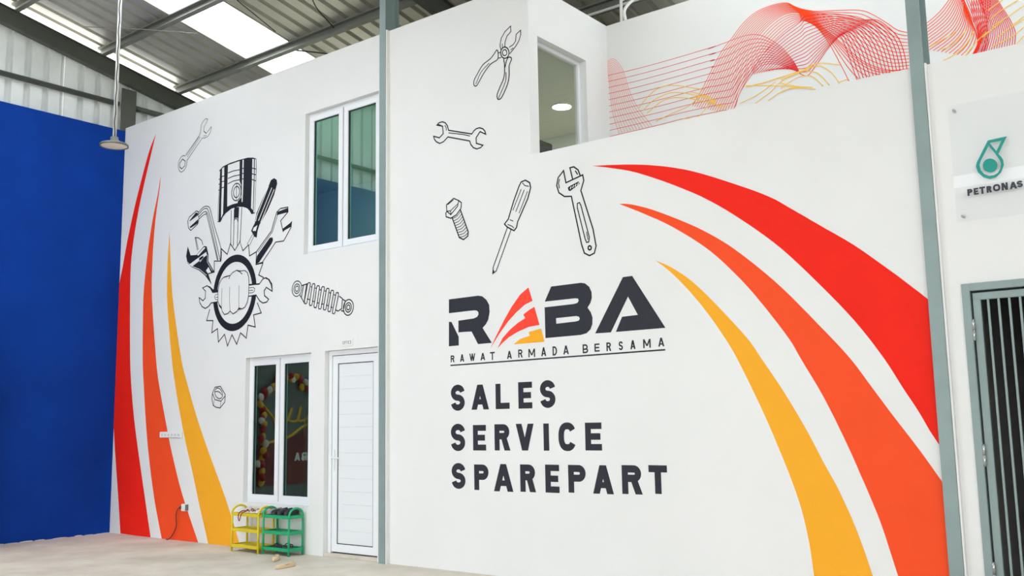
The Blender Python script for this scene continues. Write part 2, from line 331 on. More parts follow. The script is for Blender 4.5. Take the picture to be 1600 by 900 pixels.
DRAW = {
 'right_red_stripe': [
  ('f','red',0,0,1,[(8.097,3.761),(8.186,3.748),(8.274,3.736),(8.359,3.723),(8.437,3.711),(8.505,3.699),(8.566,3.687),(8.625,3.675),(8.683,3.662),(8.743,3.647),(8.803,3.631),(8.862,3.615),(8.92,3.597),(8.975,3.579),(9.028,3.561),(9.084,3.54),(9.147,3.514),(9.222,3.481),(9.305,3.443),(9.39,3.402),(9.471,3.362),(9.552,3.322),(9.633,3.281),(9.71,3.24),(9.777,3.201),(9.834,3.165),(9.881,3.13),(9.925,3.096),(9.971,3.062),(10.015,3.029),(10.059,2.997),(10.104,2.962),(10.157,2.923),(10.218,2.877),(10.286,2.828),(10.356,2.776),(10.424,2.723),(10.49,2.667),(10.556,2.608),(10.619,2.551),(10.675,2.5),(10.723,2.457),(10.764,2.417),(10.801,2.382),(10.835,2.349),(10.865,2.321),(10.89,2.296),(10.913,2.273),(10.938,2.25),(10.938,1.201),(10.921,1.232),(10.903,1.263),(10.885,1.294),(10.867,1.327),(10.85,1.362),(10.833,1.398),(10.815,1.435),(10.796,1.473),(10.776,1.51),(10.755,1.547),(10.732,1.587),(10.707,1.631),(10.681,1.681),(10.653,1.735),(10.622,1.793),(10.586,1.856),(10.543,1.925),(10.495,2),(10.442,2.077),(10.386,2.155),(10.326,2.232),(10.262,2.31),(10.195,2.389),(10.128,2.466),(10.061,2.543),(9.993,2.619),(9.924,2.694),(9.854,2.766),(9.782,2.834),(9.709,2.899),(9.635,2.962),(9.56,3.023),(9.483,3.084),(9.406,3.143),(9.327,3.2),(9.247,3.254),(9.166,3.306),(9.083,3.354),(8.999,3.4),(8.913,3.446),(8.824,3.492),(8.731,3.537),(8.641,3.579),(8.559,3.616),(8.488,3.643),(8.425,3.665),(8.366,3.683),(8.309,3.7),(8.254,3.717),(8.201,3.732),(8.15,3.746)],[]),
 ],
 'right_orange_stripe': [
  ('f','orange',0,0,1,[(8.368,3.361),(8.399,3.356),(8.427,3.352),(8.459,3.345),(8.498,3.335),(8.543,3.32),(8.592,3.302),(8.649,3.28),(8.715,3.252),(8.794,3.214),(8.883,3.17),(8.974,3.123),(9.058,3.078),(9.134,3.035),(9.205,2.991),(9.273,2.947),(9.339,2.901),(9.403,2.854),(9.463,2.805),(9.523,2.754),(9.584,2.7),(9.646,2.644),(9.708,2.585),(9.771,2.524),(9.836,2.457),(9.904,2.384),(9.974,2.304),(10.043,2.225),(10.108,2.148),(10.171,2.075),(10.232,2.003),(10.289,1.934),(10.339,1.869),(10.381,1.81),(10.417,1.754),(10.45,1.701),(10.485,1.647),(10.52,1.593),(10.555,1.54),(10.589,1.487),(10.625,1.433),(10.662,1.378),(10.7,1.323),(10.738,1.267),(10.777,1.208),(10.816,1.147),(10.856,1.083),(10.895,1.019),(10.934,0.955),(10.941,-0.088),(10.693,-0.119),(10.663,-0.012),(10.633,0.097),(10.604,0.204),(10.577,0.306),(10.553,0.4),(10.53,0.489),(10.509,0.573),(10.486,0.654),(10.462,0.731),(10.437,0.801),(10.412,0.871),(10.385,0.944),(10.356,1.02),(10.327,1.099),(10.296,1.179),(10.263,1.26),(10.229,1.341),(10.194,1.424),(10.157,1.506),(10.119,1.587),(10.079,1.667),(10.035,1.748),(9.993,1.824),(9.958,1.889),(9.933,1.938),(9.916,1.974),(9.898,2.008),(9.871,2.052),(9.832,2.111),(9.786,2.178),(9.736,2.248),(9.687,2.316),(9.64,2.378),(9.595,2.438),(9.546,2.498),(9.493,2.561),(9.433,2.627),(9.368,2.697),(9.299,2.767),(9.226,2.834),(9.147,2.898),(9.063,2.961),(8.977,3.021),(8.897,3.075),(8.822,3.122),(8.752,3.162),(8.683,3.198),(8.617,3.234),(8.553,3.268),(8.491,3.299),(8.43,3.33)],[]),
 ],
 'right_yellow_stripe': [
  ('f','yellow',0,0,1,[(8.715,2.808),(8.756,2.786),(8.797,2.766),(8.838,2.744),(8.88,2.719),(8.924,2.689),(8.969,2.657),(9.014,2.623),(9.058,2.586),(9.1,2.546),(9.142,2.505),(9.184,2.462),(9.227,2.416),(9.273,2.366),(9.321,2.313),(9.368,2.26),(9.411,2.211),(9.45,2.166),(9.486,2.123),(9.519,2.083),(9.549,2.044),(9.572,2.01),(9.591,1.981),(9.61,1.948),(9.636,1.906),(9.672,1.851),(9.713,1.788),(9.756,1.72),(9.798,1.652),(9.838,1.583),(9.878,1.512),(9.918,1.44),(9.955,1.37),(9.991,1.3),(10.025,1.23),(10.057,1.162),(10.088,1.097),(10.118,1.038),(10.147,0.983),(10.175,0.928),(10.202,0.868),(10.229,0.803),(10.257,0.735),(10.283,0.665),(10.309,0.593),(10.332,0.521),(10.355,0.448),(10.376,0.372),(10.398,0.291),(10.419,0.203),(10.441,0.109),(10.461,0.014),(10.482,-0.079),(10.002,-0.135),(9.992,-0.035),(9.982,0.068),(9.972,0.167),(9.964,0.255),(9.957,0.327),(9.952,0.388),(9.947,0.444),(9.94,0.501),(9.931,0.56),(9.921,0.618),(9.91,0.675),(9.898,0.731),(9.884,0.785),(9.869,0.837),(9.853,0.889),(9.834,0.947),(9.812,1.011),(9.787,1.079),(9.761,1.15),(9.733,1.222),(9.706,1.294),(9.677,1.366),(9.646,1.442),(9.611,1.524),(9.568,1.62),(9.52,1.727),(9.472,1.83),(9.43,1.917),(9.398,1.979),(9.372,2.024),(9.348,2.064),(9.32,2.108),(9.288,2.159),(9.253,2.212),(9.216,2.266),(9.178,2.319),(9.138,2.373),(9.095,2.427),(9.052,2.479),(9.01,2.529),(8.97,2.573),(8.931,2.615),(8.893,2.654),(8.856,2.69),(8.82,2.723),(8.785,2.752),(8.75,2.779)],[]),
 ],
 'left_red_stripe': [
  ('f','red',0,0,1,[(0.81,5.549),(0.803,5.529),(0.798,5.515),(0.789,5.489),(0.768,5.434),(0.732,5.336),(0.683,5.209),(0.631,5.07),(0.584,4.939),(0.542,4.822),(0.502,4.708),(0.463,4.593),(0.427,4.472),(0.392,4.34),(0.359,4.201),(0.329,4.061),(0.307,3.927),(0.294,3.816),(0.287,3.717),(0.286,3.603),(0.29,3.442),(0.301,3.208),(0.318,2.924),(0.338,2.637),(0.36,2.394),(0.383,2.209),(0.408,2.055),(0.435,1.919),(0.463,1.788),(0.491,1.665),(0.519,1.555),(0.55,1.446),(0.586,1.325),(0.627,1.192),(0.672,1.054),(0.721,0.906),(0.774,0.746),(0.833,0.568),(0.897,0.378),(0.962,0.183),(1.026,-0.007),(0.283,0.006),(0.258,0.139),(0.233,0.274),(0.207,0.407),(0.182,0.534),(0.157,0.655),(0.132,0.772),(0.108,0.884),(0.086,0.994),(0.065,1.099),(0.045,1.202),(0.027,1.3),(0.011,1.394),(-0.003,1.464),(-0.015,1.515),(-0.025,1.591),(-0.034,1.732),(-0.042,1.985),(-0.048,2.317),(-0.053,2.654),(-0.055,2.918),(-0.054,3.078),(-0.052,3.178),(-0.046,3.252),(-0.034,3.335),(-0.014,3.432),(0.012,3.525),(0.04,3.618),(0.068,3.71),(0.092,3.802),(0.115,3.892),(0.14,3.985),(0.169,4.085),(0.205,4.198),(0.244,4.32),(0.286,4.442),(0.327,4.557),(0.367,4.663),(0.408,4.763),(0.449,4.86),(0.489,4.955),(0.53,5.051),(0.571,5.145),(0.612,5.235),(0.653,5.315),(0.692,5.382),(0.732,5.44),(0.771,5.494)],[]),
 ],
 'left_orange_stripe': [
  ('f','orange',0,0,1,[(0.97,4.907),(0.968,4.878),(0.968,4.853),(0.966,4.821),(0.96,4.771),(0.946,4.694),(0.928,4.599),(0.908,4.498),(0.892,4.402),(0.88,4.317),(0.869,4.236),(0.86,4.154),(0.853,4.065),(0.846,3.97),(0.84,3.87),(0.837,3.766),(0.836,3.658),(0.836,3.553),(0.837,3.447),(0.844,3.329),(0.859,3.183),(0.889,2.99),(0.929,2.763),(0.971,2.54),(1.006,2.36),(1.032,2.241),(1.053,2.159),(1.074,2.087),(1.104,1.998),(1.144,1.884),(1.19,1.76),(1.239,1.634),(1.287,1.513),(1.331,1.401),(1.373,1.293),(1.418,1.185),(1.468,1.073),(1.522,0.957),(1.578,0.839),(1.64,0.716),(1.713,0.585),(1.8,0.444),(1.897,0.294),(1.998,0.143),(2.095,-0.004),(1.286,-0.006),(1.234,0.118),(1.181,0.243),(1.129,0.37),(1.08,0.501),(1.034,0.641),(0.989,0.788),(0.948,0.932),(0.912,1.068),(0.881,1.189),(0.856,1.3),(0.834,1.408),(0.812,1.519),(0.791,1.635),(0.771,1.752),(0.752,1.867),(0.735,1.978),(0.719,2.075),(0.704,2.164),(0.691,2.259),(0.679,2.377),(0.668,2.537),(0.657,2.725),(0.649,2.912),(0.644,3.068),(0.642,3.174),(0.642,3.251),(0.645,3.321),(0.652,3.406),(0.663,3.515),(0.677,3.636),(0.694,3.759),(0.713,3.877),(0.734,3.991),(0.758,4.103),(0.782,4.211),(0.807,4.311),(0.833,4.403),(0.859,4.487),(0.885,4.566),(0.908,4.641),(0.926,4.712),(0.941,4.778),(0.955,4.842)],[]),
 ],
 'left_yellow_stripe': [
  ('f','yellow',0,0,1,[(1.23,4.082),(1.246,3.944),(1.261,3.806),(1.277,3.67),(1.295,3.54),(1.311,3.424),(1.327,3.318),(1.347,3.206),(1.378,3.071),(1.426,2.893),(1.485,2.688),(1.546,2.49),(1.599,2.329),(1.639,2.223),(1.672,2.15),(1.705,2.086),(1.747,2.006),(1.8,1.902),(1.861,1.788),(1.923,1.673),(1.983,1.566),(2.041,1.468),(2.097,1.376),(2.153,1.287),(2.209,1.2),(2.264,1.115),(2.319,1.034),(2.373,0.954),(2.427,0.874),(2.481,0.794),(2.535,0.715),(2.587,0.636),(2.638,0.558),(2.686,0.479),(2.733,0.4),(2.778,0.323),(2.819,0.25),(2.857,0.181),(2.891,0.116),(2.924,0.053),(2.957,-0.011),(2.309,-0.011),(2.253,0.113),(2.195,0.241),(2.138,0.365),(2.088,0.478),(2.046,0.576),(2.011,0.663),(1.977,0.746),(1.94,0.834),(1.897,0.929),(1.851,1.026),(1.805,1.127),(1.76,1.229),(1.716,1.337),(1.671,1.45),(1.629,1.562),(1.59,1.666),(1.556,1.76),(1.526,1.848),(1.498,1.933),(1.472,2.017),(1.448,2.091),(1.427,2.159),(1.406,2.236),(1.381,2.34),(1.347,2.492),(1.309,2.676),(1.272,2.862),(1.244,3.017),(1.228,3.125),(1.22,3.205),(1.217,3.275),(1.214,3.349),(1.211,3.431),(1.21,3.512),(1.21,3.594),(1.212,3.682),(1.215,3.777),(1.22,3.878),(1.225,3.98)],[]),
 ],
 'logo_letter_r': [
  ('f','dark',0,0,1,[(6.317,2.682),(6.705,2.684),(6.759,2.673),(6.811,2.634),(6.846,2.58),(6.851,2.507),(6.832,2.435),(6.801,2.392),(6.759,2.358),(6.874,2.203),(6.697,2.202),(6.615,2.333),(6.442,2.336),(6.443,2.454),(6.647,2.461),(6.69,2.474),(6.708,2.495),(6.706,2.519),(6.685,2.537),(6.649,2.542),(6.316,2.54)],[]),
  ('f','dark',0,0,1,[(6.315,2.452),(6.35,2.449),(6.445,2.292),(6.445,2.204),(6.312,2.203)],[]),
 ],
 'logo_flame_a': [
  ('f','logored',0,0,1,[(7.333,2.705),(7.38,2.572),(7.285,2.542),(7.183,2.479),(7.08,2.398),(6.963,2.28),(6.85,2.146),(6.928,2.265),(7.034,2.419),(7.128,2.538),(7.232,2.645)],[]),
  ('f','logored',0,0,1,[(7.4,2.512),(7.455,2.337),(7.324,2.326),(7.201,2.291),(7.088,2.245),(7.007,2.196),(6.945,2.146),(7.008,2.241),(7.101,2.316),(7.192,2.371),(7.288,2.413),(7.266,2.45),(7.339,2.489)],[]),
  ('f','yellow',0,0,1,[(7.472,2.3),(7.509,2.174),(7.143,2.172),(7.222,2.218),(7.339,2.241),(7.323,2.278)],[]),
 ],
 'logo_letter_b': [
  ('f','dark',0,0,1,[(7.6,2.687),(7.932,2.688),(7.979,2.679),(8.024,2.643),(8.048,2.594),(8.05,2.539),(8.033,2.494),(8.001,2.453),(8.034,2.408),(8.051,2.36),(8.047,2.298),(8.025,2.253),(7.982,2.221),(7.917,2.21),(7.521,2.207),(7.519,2.497),(7.851,2.5),(7.889,2.506),(7.906,2.524),(7.899,2.545),(7.871,2.551),(7.522,2.551)],[[(7.647,2.385),(7.875,2.387),(7.905,2.377),(7.912,2.359),(7.9,2.342),(7.864,2.337),(7.649,2.333)]]),
 ],
 'logo_letter_a': [
  ('f','dark',0,0,1,[(8.383,2.693),(8.479,2.694),(8.789,2.212),(8.292,2.211),(8.361,2.341),(8.522,2.345),(8.429,2.515),(8.241,2.211),(8.074,2.213)],[]),
 ],
 'logo_underline': [
  ('s','dark',0,0.013,0,[(6.33,2.009),(8.779,2.025)],[]),
 ],
 'emblem_piston': [
  ('f','ink',0,0,1,[(2.336,4.74),(2.411,4.779),(2.561,4.799),(2.757,4.804),(2.935,4.8),(3.047,4.779),(3.108,4.754),(3.115,4.617),(3.109,4.317),(3.099,4.055),(3.031,4.055),(2.99,4.106),(2.941,4.144),(2.861,4.173),(2.747,4.193),(2.617,4.188),(2.503,4.149),(2.438,4.107),(2.39,4.047),(2.326,4.051),(2.328,4.34)],[]),
  ('f','paint',1,0,1,[(2.332,4.72),(2.352,4.73),(2.351,4.597),(2.348,4.337),(2.346,4.06),(2.333,4.062),(2.338,4.339)],[]),
  ('f','paint',1,0,1,[(2.395,4.756),(2.442,4.768),(2.446,4.58),(2.443,4.322),(2.44,4.148),(2.402,4.097),(2.396,4.33),(2.401,4.536)],[]),
  ('f','paint',1,0,1,[(2.521,4.777),(2.766,4.787),(2.774,4.525),(2.805,4.468),(2.814,4.304),(2.745,4.263),(2.745,4.242),(2.631,4.242),(2.526,4.227),(2.518,4.516)],[]),
  ('f','paint',1,0,1,[(2.826,4.791),(2.852,4.788),(2.854,4.46),(2.846,4.239),(2.826,4.242),(2.826,4.465)],[]),
  ('f','paint',1,0,1,[(3.029,4.764),(3.06,4.758),(3.065,4.525),(3.061,4.1),(3.021,4.136),(3.027,4.431)],[]),
  ('f','paint',1,0,1,[(3.079,4.753),(3.102,4.748),(3.106,4.418),(3.095,4.066),(3.073,4.072),(3.081,4.422)],[]),
  ('s','ink',2,0.012,0,[(2.524,4.671),(2.639,4.679),(2.77,4.671)],[]),
  ('s','ink',2,0.012,0,[(2.527,4.598),(2.642,4.609),(2.773,4.604)],[]),
  ('s','ink',2,0.012,0,[(2.525,4.528),(2.644,4.545),(2.775,4.54)],[]),
  ('s','ink',2,0.012,0,[(2.391,4.647),(2.45,4.647)],[]),
  ('s','ink',2,0.012,0,[(2.394,4.577),(2.453,4.577)],[]),
  ('s','ink',2,0.012,0,[(2.397,4.495),(2.456,4.498)],[]),
  ('s','ink',2,0.012,0,[(2.811,4.682),(2.859,4.673)],[]),
  ('s','ink',2,0.012,0,[(2.813,4.615),(2.862,4.606)],[]),
  ('s','ink',2,0.012,0,[(2.816,4.543),(2.864,4.535)],[]),
  ('s','ink',2,0.012,0,[(3.02,4.649),(3.109,4.62)],[]),
  ('s','ink',2,0.012,0,[(3.022,4.575),(3.111,4.545)],[]),
  ('s','ink',2,0.012,0,[(3.024,4.502),(3.111,4.467)],[]),
  ('s','ink',2,0.012,0,[(2.329,4.621),(2.363,4.621)],[]),
  ('s','ink',2,0.012,0,[(2.329,4.553),(2.363,4.553)],[]),
  ('s','ink',2,0.012,0,[(2.329,4.475),(2.363,4.475)],[]),
  ('s','ink',2,0.014,1,[(2.812,4.368),(2.806,4.344),(2.796,4.322),(2.782,4.303),(2.764,4.289),(2.744,4.28),(2.722,4.276),(2.7,4.278),(2.679,4.286),(2.659,4.299),(2.642,4.316),(2.628,4.337),(2.619,4.361),(2.615,4.386),(2.615,4.412),(2.621,4.436),(2.631,4.458),(2.646,4.477),(2.664,4.491),(2.684,4.5),(2.706,4.503),(2.728,4.501),(2.75,4.493),(2.769,4.48),(2.786,4.463),(2.799,4.442),(2.808,4.418),(2.812,4.393)],[]),
  ('s','ink',2,0.014,1,[(2.779,4.375),(2.776,4.36),(2.769,4.346),(2.76,4.334),(2.749,4.325),(2.736,4.319),(2.722,4.316),(2.708,4.318),(2.695,4.322),(2.682,4.331),(2.671,4.342),(2.663,4.355),(2.657,4.371),(2.655,4.387),(2.655,4.403),(2.659,4.419),(2.665,4.433),(2.674,4.445),(2.686,4.454),(2.699,4.46),(2.712,4.462),(2.726,4.461),(2.74,4.456),(2.752,4.447),(2.763,4.436),(2.771,4.423),(2.777,4.408),(2.78,4.391)],[]),
  ('s','ink',2,0.01,0,[(2.717,4.499),(2.715,4.279)],[]),
  ('f','paint',-1,0,1,[(2.61,4.185),(2.675,4.186),(2.773,4.178),(2.846,4.167),(2.821,3.726),(2.758,3.694),(2.707,3.635),(2.611,3.733)],[]),
  ('s','ink',1,0.012,0,[(2.615,4.169),(2.619,3.732)],[]),
  ('s','ink',1,0.012,0,[(2.677,4.17),(2.677,3.694)],[]),
  ('s','ink',1,0.012,0,[(2.765,4.177),(2.758,3.694)],[]),
  ('s','ink',1,0.012,0,[(2.834,4.171),(2.813,3.727)],[]),
  ('s','ink',1,0.012,0,[(2.674,4.008),(2.692,4.044),(2.746,4.036),(2.759,3.996)],[]),
  ('f','ink',0,0,1,[(2.676,4.199),(2.777,4.183),(2.77,4.037),(2.729,4.053),(2.682,4.052)],[]),
 ],
 'emblem_socket_wrench': [
  ('s','ink',0,0.011,0,[(1.9,4.245),(1.929,4.263),(1.958,4.282),(1.986,4.295),(2.013,4.303),(2.039,4.305),(2.064,4.305),(2.086,4.301),(2.107,4.295),(2.125,4.285),(2.137,4.277),(2.146,4.267),(2.162,4.237),(2.187,4.18),(2.219,4.103),(2.257,4.016),(2.31,3.91),(2.37,3.795),(2.414,3.697),(2.428,3.631),(2.426,3.582),(2.424,3.533)],[]),
  ('s','ink',0,0.011,0,[(1.902,4.218),(1.938,4.238),(1.973,4.258),(2.004,4.272),(2.028,4.277),(2.048,4.277),(2.065,4.273),(2.079,4.272),(2.092,4.269),(2.11,4.245),(2.134,4.202),(2.163,4.14),(2.205,4.044),(2.264,3.898),(2.334,3.721),(2.403,3.545)],[]),
  ('s','ink',0,0.011,0,[(1.912,4.185),(1.945,4.201),(1.978,4.218),(2.006,4.229),(2.027,4.235),(2.043,4.236),(2.058,4.232),(2.073,4.227),(2.087,4.217),(2.103,4.194),(2.12,4.163),(2.138,4.119),(2.171,4.038),(2.226,3.899),(2.294,3.723),(2.361,3.55)],[]),
  ('s','ink',0,0.011,0,[(1.913,4.156),(1.947,4.17),(1.98,4.183),(2.008,4.192),(2.029,4.197),(2.046,4.199),(2.06,4.195),(2.065,4.205),(2.069,4.211),(2.097,4.153),(2.164,3.992),(2.255,3.77),(2.344,3.552)],[]),
  ('s','ink',0,0.012,1,[(1.846,4.274),(1.891,4.257),(1.893,4.214),(1.913,4.159),(1.89,4.093),(1.734,4.025),(1.678,4.065),(1.655,4.164),(1.688,4.212)],[]),
  ('f','ink',0,0,1,[(1.691,4.159),(1.838,4.254),(1.883,4.237),(1.884,4.21),(1.709,4.156)],[]),
  ('f','ink',0,0,1,[(1.704,4.077),(1.896,4.156),(1.89,4.099),(1.723,4.058)],[]),
 ],
 'emblem_adjustable_wrench': [
  ('f','ink',0,0,1,[(1.675,3.817),(1.746,3.687),(1.876,3.677),(2.043,3.776),(2.1,3.763),(2.147,3.647),(2.146,3.563),(2.283,3.41),(2.153,3.391),(2.221,3.257),(2.09,3.376),(1.944,3.464),(1.783,3.523),(1.677,3.592),(1.643,3.691)],[]),
  ('f','paint',1,0,1,[(1.717,3.565),(2.095,3.691),(2.114,3.648),(1.788,3.533)],[]),
  ('f','paint',1,0,1,[(1.936,3.622),(2.029,3.651),(2.042,3.623),(1.968,3.567)],[]),
  ('f','paint',1,0,1,[(2.101,3.442),(2.155,3.485),(2.214,3.408),(2.147,3.402)],[]),
  ('f','paint',1,0,1,[(1.891,3.678),(2.046,3.762),(2.075,3.748),(1.92,3.661)],[]),
  ('s','paint',1,0.007,0,[(1.667,3.61),(1.782,3.537),(1.958,3.476),(2.117,3.381)],[]),
  ('s','paint',1,0.007,0,[(2.125,3.65),(2.123,3.557),(2.241,3.427)],[]),
  ('s','ink',2,0.007,0,[(1.955,3.645),(1.95,3.578)],[]),
  ('s','ink',2,0.007,0,[(1.984,3.642),(1.978,3.574)],[]),
  ('s','ink',2,0.007,0,[(2.01,3.639),(2.004,3.571)],[]),
  ('s','ink',0,0.011,0,[(1.898,3.735),(1.837,3.916),(1.917,3.9),(1.989,3.854),(2.018,3.793)],[]),
  ('s','ink',0,0.008,0,[(1.855,3.908),(1.921,3.743)],[]),
 ],
 'emblem_screwdriver': [
  ('f','ink',0,0,1,[(3.374,4.377),(3.404,4.426),(3.465,4.442),(3.517,4.413),(3.529,4.364),(3.471,4.227),(3.352,4.058),(3.2,3.899),(3.103,3.947),(3.132,4.051),(3.243,4.21)],[]),
  ('s','paint',1,0.013,0,[(3.362,4.359),(3.143,4.022),(3.12,3.951)],[]),
  ('s','paint',1,0.013,0,[(3.427,4.328),(3.177,3.95)],[]),
  ('s','paint',1,0.013,0,[(3.473,4.3),(3.22,3.923)],[]),
  ('f','ink',0,0,1,[(3.114,3.945),(3.2,3.903),(3.16,3.82),(3.146,3.741),(3.101,3.758),(3.032,3.842),(3.063,3.885)],[]),
  ('f','paint',1,0,1,[(3.084,3.875),(3.158,3.898),(3.128,3.828),(3.064,3.837)],[]),
  ('s','ink',0,0.009,0,[(3.065,3.796),(2.958,3.679)],[]),
  ('s','ink',0,0.009,0,[(3.094,3.77),(3.006,3.66)],[]),
 ],
 'emblem_open_wrench': [
  ('s','ink',0,0.013,0,[(3.147,3.564),(3.432,3.787),(3.528,4.005),(3.598,4.041),(3.739,4.037),(3.744,3.979),(3.606,3.888),(3.656,3.75),(3.813,3.845),(3.804,3.782),(3.669,3.631),(3.518,3.637),(3.267,3.417),(3.142,3.405)],[]),
  ('s','ink',0,0.009,0,[(3.175,3.554),(3.455,3.777),(3.547,3.969)],[]),
  ('f','ink',0,0,1,[(3.542,4.008),(3.735,4.027),(3.744,3.975),(3.529,3.968)],[]),
  ('f','ink',0,0,1,[(3.646,3.751),(3.645,3.784),(3.813,3.845),(3.808,3.788)],[]),
  ('f','ink',0,0,1,[(3.141,3.411),(3.159,3.509),(3.403,3.705),(3.455,3.704),(3.466,3.67),(3.446,3.633),(3.204,3.424)],[]),
 ],
 'emblem_gear': [
  ('s','ink',0,0.014,0,[(2.221,3.257),(2.145,3.395),(2.283,3.405),(2.277,3.548),(2.401,3.534),(2.412,3.529),(2.414,3.697),(2.55,3.604),(2.611,3.733),(2.707,3.635),(2.813,3.737),(2.804,3.743),(2.874,3.611),(2.988,3.671),(3.01,3.527),(3.147,3.564),(3.142,3.405),(3.277,3.409),(3.28,3.408),(3.201,3.268),(3.303,3.223)],[]),
  ('s','ink',0,0.014,0,[(3.182,2.927),(3.266,2.794),(3.116,2.782),(3.154,2.63),(3.009,2.664),(2.981,2.505),(2.863,2.579),(2.79,2.441),(2.689,2.567),(2.602,2.432),(2.535,2.583),(2.409,2.494),(2.383,2.665),(2.262,2.621),(2.283,2.776),(2.144,2.786),(2.207,2.93)],[]),
  ('f','ink',1,0,1,[(3.164,3.094),(3.16,3.157),(3.149,3.219),(3.13,3.279),(3.104,3.336),(3.072,3.388),(3.033,3.436),(2.99,3.478),(2.941,3.513),(2.889,3.541),(2.833,3.561),(2.776,3.573),(2.718,3.577),(2.66,3.573),(2.602,3.561),(2.547,3.541),(2.495,3.513),(2.446,3.478),(2.402,3.436),(2.364,3.388),(2.331,3.336),(2.306,3.279),(2.287,3.219),(2.276,3.157),(2.272,3.094),(2.276,3.031),(2.287,2.969),(2.306,2.909),(2.331,2.852),(2.364,2.8),(2.402,2.752),(2.446,2.711),(2.495,2.676),(2.547,2.648),(2.602,2.627),(2.66,2.615),(2.718,2.611),(2.776,2.615),(2.833,2.627),(2.889,2.648),(2.941,2.676),(2.99,2.711),(3.033,2.752),(3.072,2.8),(3.104,2.852),(3.13,2.909),(3.149,2.969),(3.16,3.031)],[[(3.079,3.094),(3.076,3.145),(3.067,3.195),(3.052,3.244),(3.031,3.29),(3.005,3.332),(2.973,3.371),(2.938,3.405),(2.899,3.433),(2.856,3.456),(2.811,3.472),(2.765,3.482),(2.718,3.486),(2.671,3.482),(2.624,3.472),(2.58,3.456),(2.537,3.433),(2.498,3.405),(2.462,3.371),(2.431,3.332),(2.405,3.29),(2.384,3.244),(2.369,3.195),(2.36,3.145),(2.356,3.094),(2.36,3.043),(2.369,2.993),(2.384,2.944),(2.405,2.898),(2.431,2.856),(2.462,2.817),(2.498,2.784),(2.537,2.755),(2.58,2.732),(2.624,2.716),(2.671,2.706),(2.718,2.703),(2.765,2.706),(2.811,2.716),(2.856,2.732),(2.899,2.755),(2.938,2.784),(2.973,2.817),(3.005,2.856),(3.031,2.898),(3.052,2.944),(3.067,2.993),(3.076,3.043)]]),
 ],
 'emblem_fist_and_wrench': [
  ('f','paint',2,0,1,[(2.377,3.138),(2.26,3.141),(2.209,3.204),(2.138,3.241),(2.04,3.221),(2.106,3.173),(2.103,3.081),(2.055,3.052),(1.968,3.102),(1.986,3.033),(2.038,2.978),(2.109,2.947),(2.178,2.966),(2.232,3.007),(2.382,3.01)],[]),
  ('s','ink',3,0.014,0,[(2.377,3.138),(2.26,3.141),(2.209,3.204),(2.138,3.241),(2.04,3.221),(2.106,3.173),(2.103,3.081),(2.055,3.052),(1.968,3.102),(1.986,3.033),(2.038,2.978),(2.109,2.947),(2.178,2.966),(2.232,3.007),(2.382,3.01)],[]),
  ('f','paint',2,0,1,[(3.01,3.166),(3.219,3.152),(3.286,3.209),(3.347,3.218),(3.41,3.188),(3.461,3.12),(3.469,3.041),(3.357,3.099),(3.315,3.064),(3.323,3),(3.404,2.95),(3.368,2.918),(3.294,2.913),(3.231,2.946),(3.16,3.023),(3.014,3.021)],[]),
  ('s','ink',3,0.014,0,[(3.01,3.166),(3.219,3.152),(3.286,3.209),(3.347,3.218),(3.41,3.188),(3.461,3.12),(3.469,3.041),(3.357,3.099),(3.315,3.064),(3.323,3),(3.404,2.95),(3.368,2.918),(3.294,2.913),(3.231,2.946),(3.16,3.023),(3.014,3.021)],[]),
  ('f','ink',3,0,1,[(2.26,3.141),(2.209,3.204),(2.138,3.241),(2.201,3.226),(2.265,3.182),(2.376,3.163),(2.377,3.138)],[]),
  ('f','ink',3,0,1,[(3.286,3.209),(3.347,3.218),(3.409,3.194),(3.466,3.135),(3.477,3.048),(3.463,3.042),(3.442,3.122),(3.391,3.186),(3.335,3.208)],[]),
  ('f','ink',3,0,1,[(3.009,3.174),(3.218,3.164),(3.219,3.148),(3.01,3.154)],[]),
  ('s','ink',3,0.008,0,[(3.011,3.125),(3.1,3.124),(3.132,3.106),(3.127,3.074),(3.096,3.061),(3.013,3.061)],[]),
  ('s','ink',3,0.008,0,[(3.012,3.093),(3.101,3.089)],[]),
  ('s','ink',3,0.008,0,[(2.371,3.11),(2.324,3.106),(2.304,3.079),(2.326,3.044),(2.374,3.035)],[]),
  ('s','ink',3,0.008,0,[(2.373,3.068),(2.328,3.073)],[]),
  ('f','paint',4,0,1,[(2.382,3.014),(2.377,3.147),(2.4,3.235),(2.452,3.296),(2.518,3.318),(2.626,3.323),(2.677,3.354),(2.756,3.374),(2.835,3.357),(2.926,3.353),(2.979,3.321),(3.006,3.262),(3.015,3.181),(3.014,3.045),(2.991,2.951),(2.942,2.892),(2.891,2.876),(2.826,2.89),(2.775,2.85),(2.704,2.828),(2.643,2.869),(2.591,2.841),(2.525,2.834),(2.475,2.883),(2.46,2.933),(2.411,2.97)],[]),
  ('s','ink',5,0.011,1,[(2.382,3.014),(2.377,3.147),(2.4,3.235),(2.452,3.296),(2.518,3.318),(2.626,3.323),(2.677,3.354),(2.756,3.374),(2.835,3.357),(2.926,3.353),(2.979,3.321),(3.006,3.262),(3.015,3.181),(3.014,3.045),(2.991,2.951),(2.942,2.892),(2.891,2.876),(2.826,2.89),(2.775,2.85),(2.704,2.828),(2.643,2.869),(2.591,2.841),(2.525,2.834),(2.475,2.883),(2.46,2.933),(2.411,2.97)],[]),
  ('s','ink',5,0.007,0,[(2.463,3.179),(2.46,2.942)],[]),
  ('s','ink',5,0.007,0,[(2.624,3.18),(2.625,3.001),(2.643,2.869)],[]),
  ('s','ink',5,0.007,0,[(2.816,3.177),(2.816,2.983),(2.826,2.89)],[]),
  ('s','ink',5,0.012,0,[(2.626,3.323),(2.6,3.28)],[]),
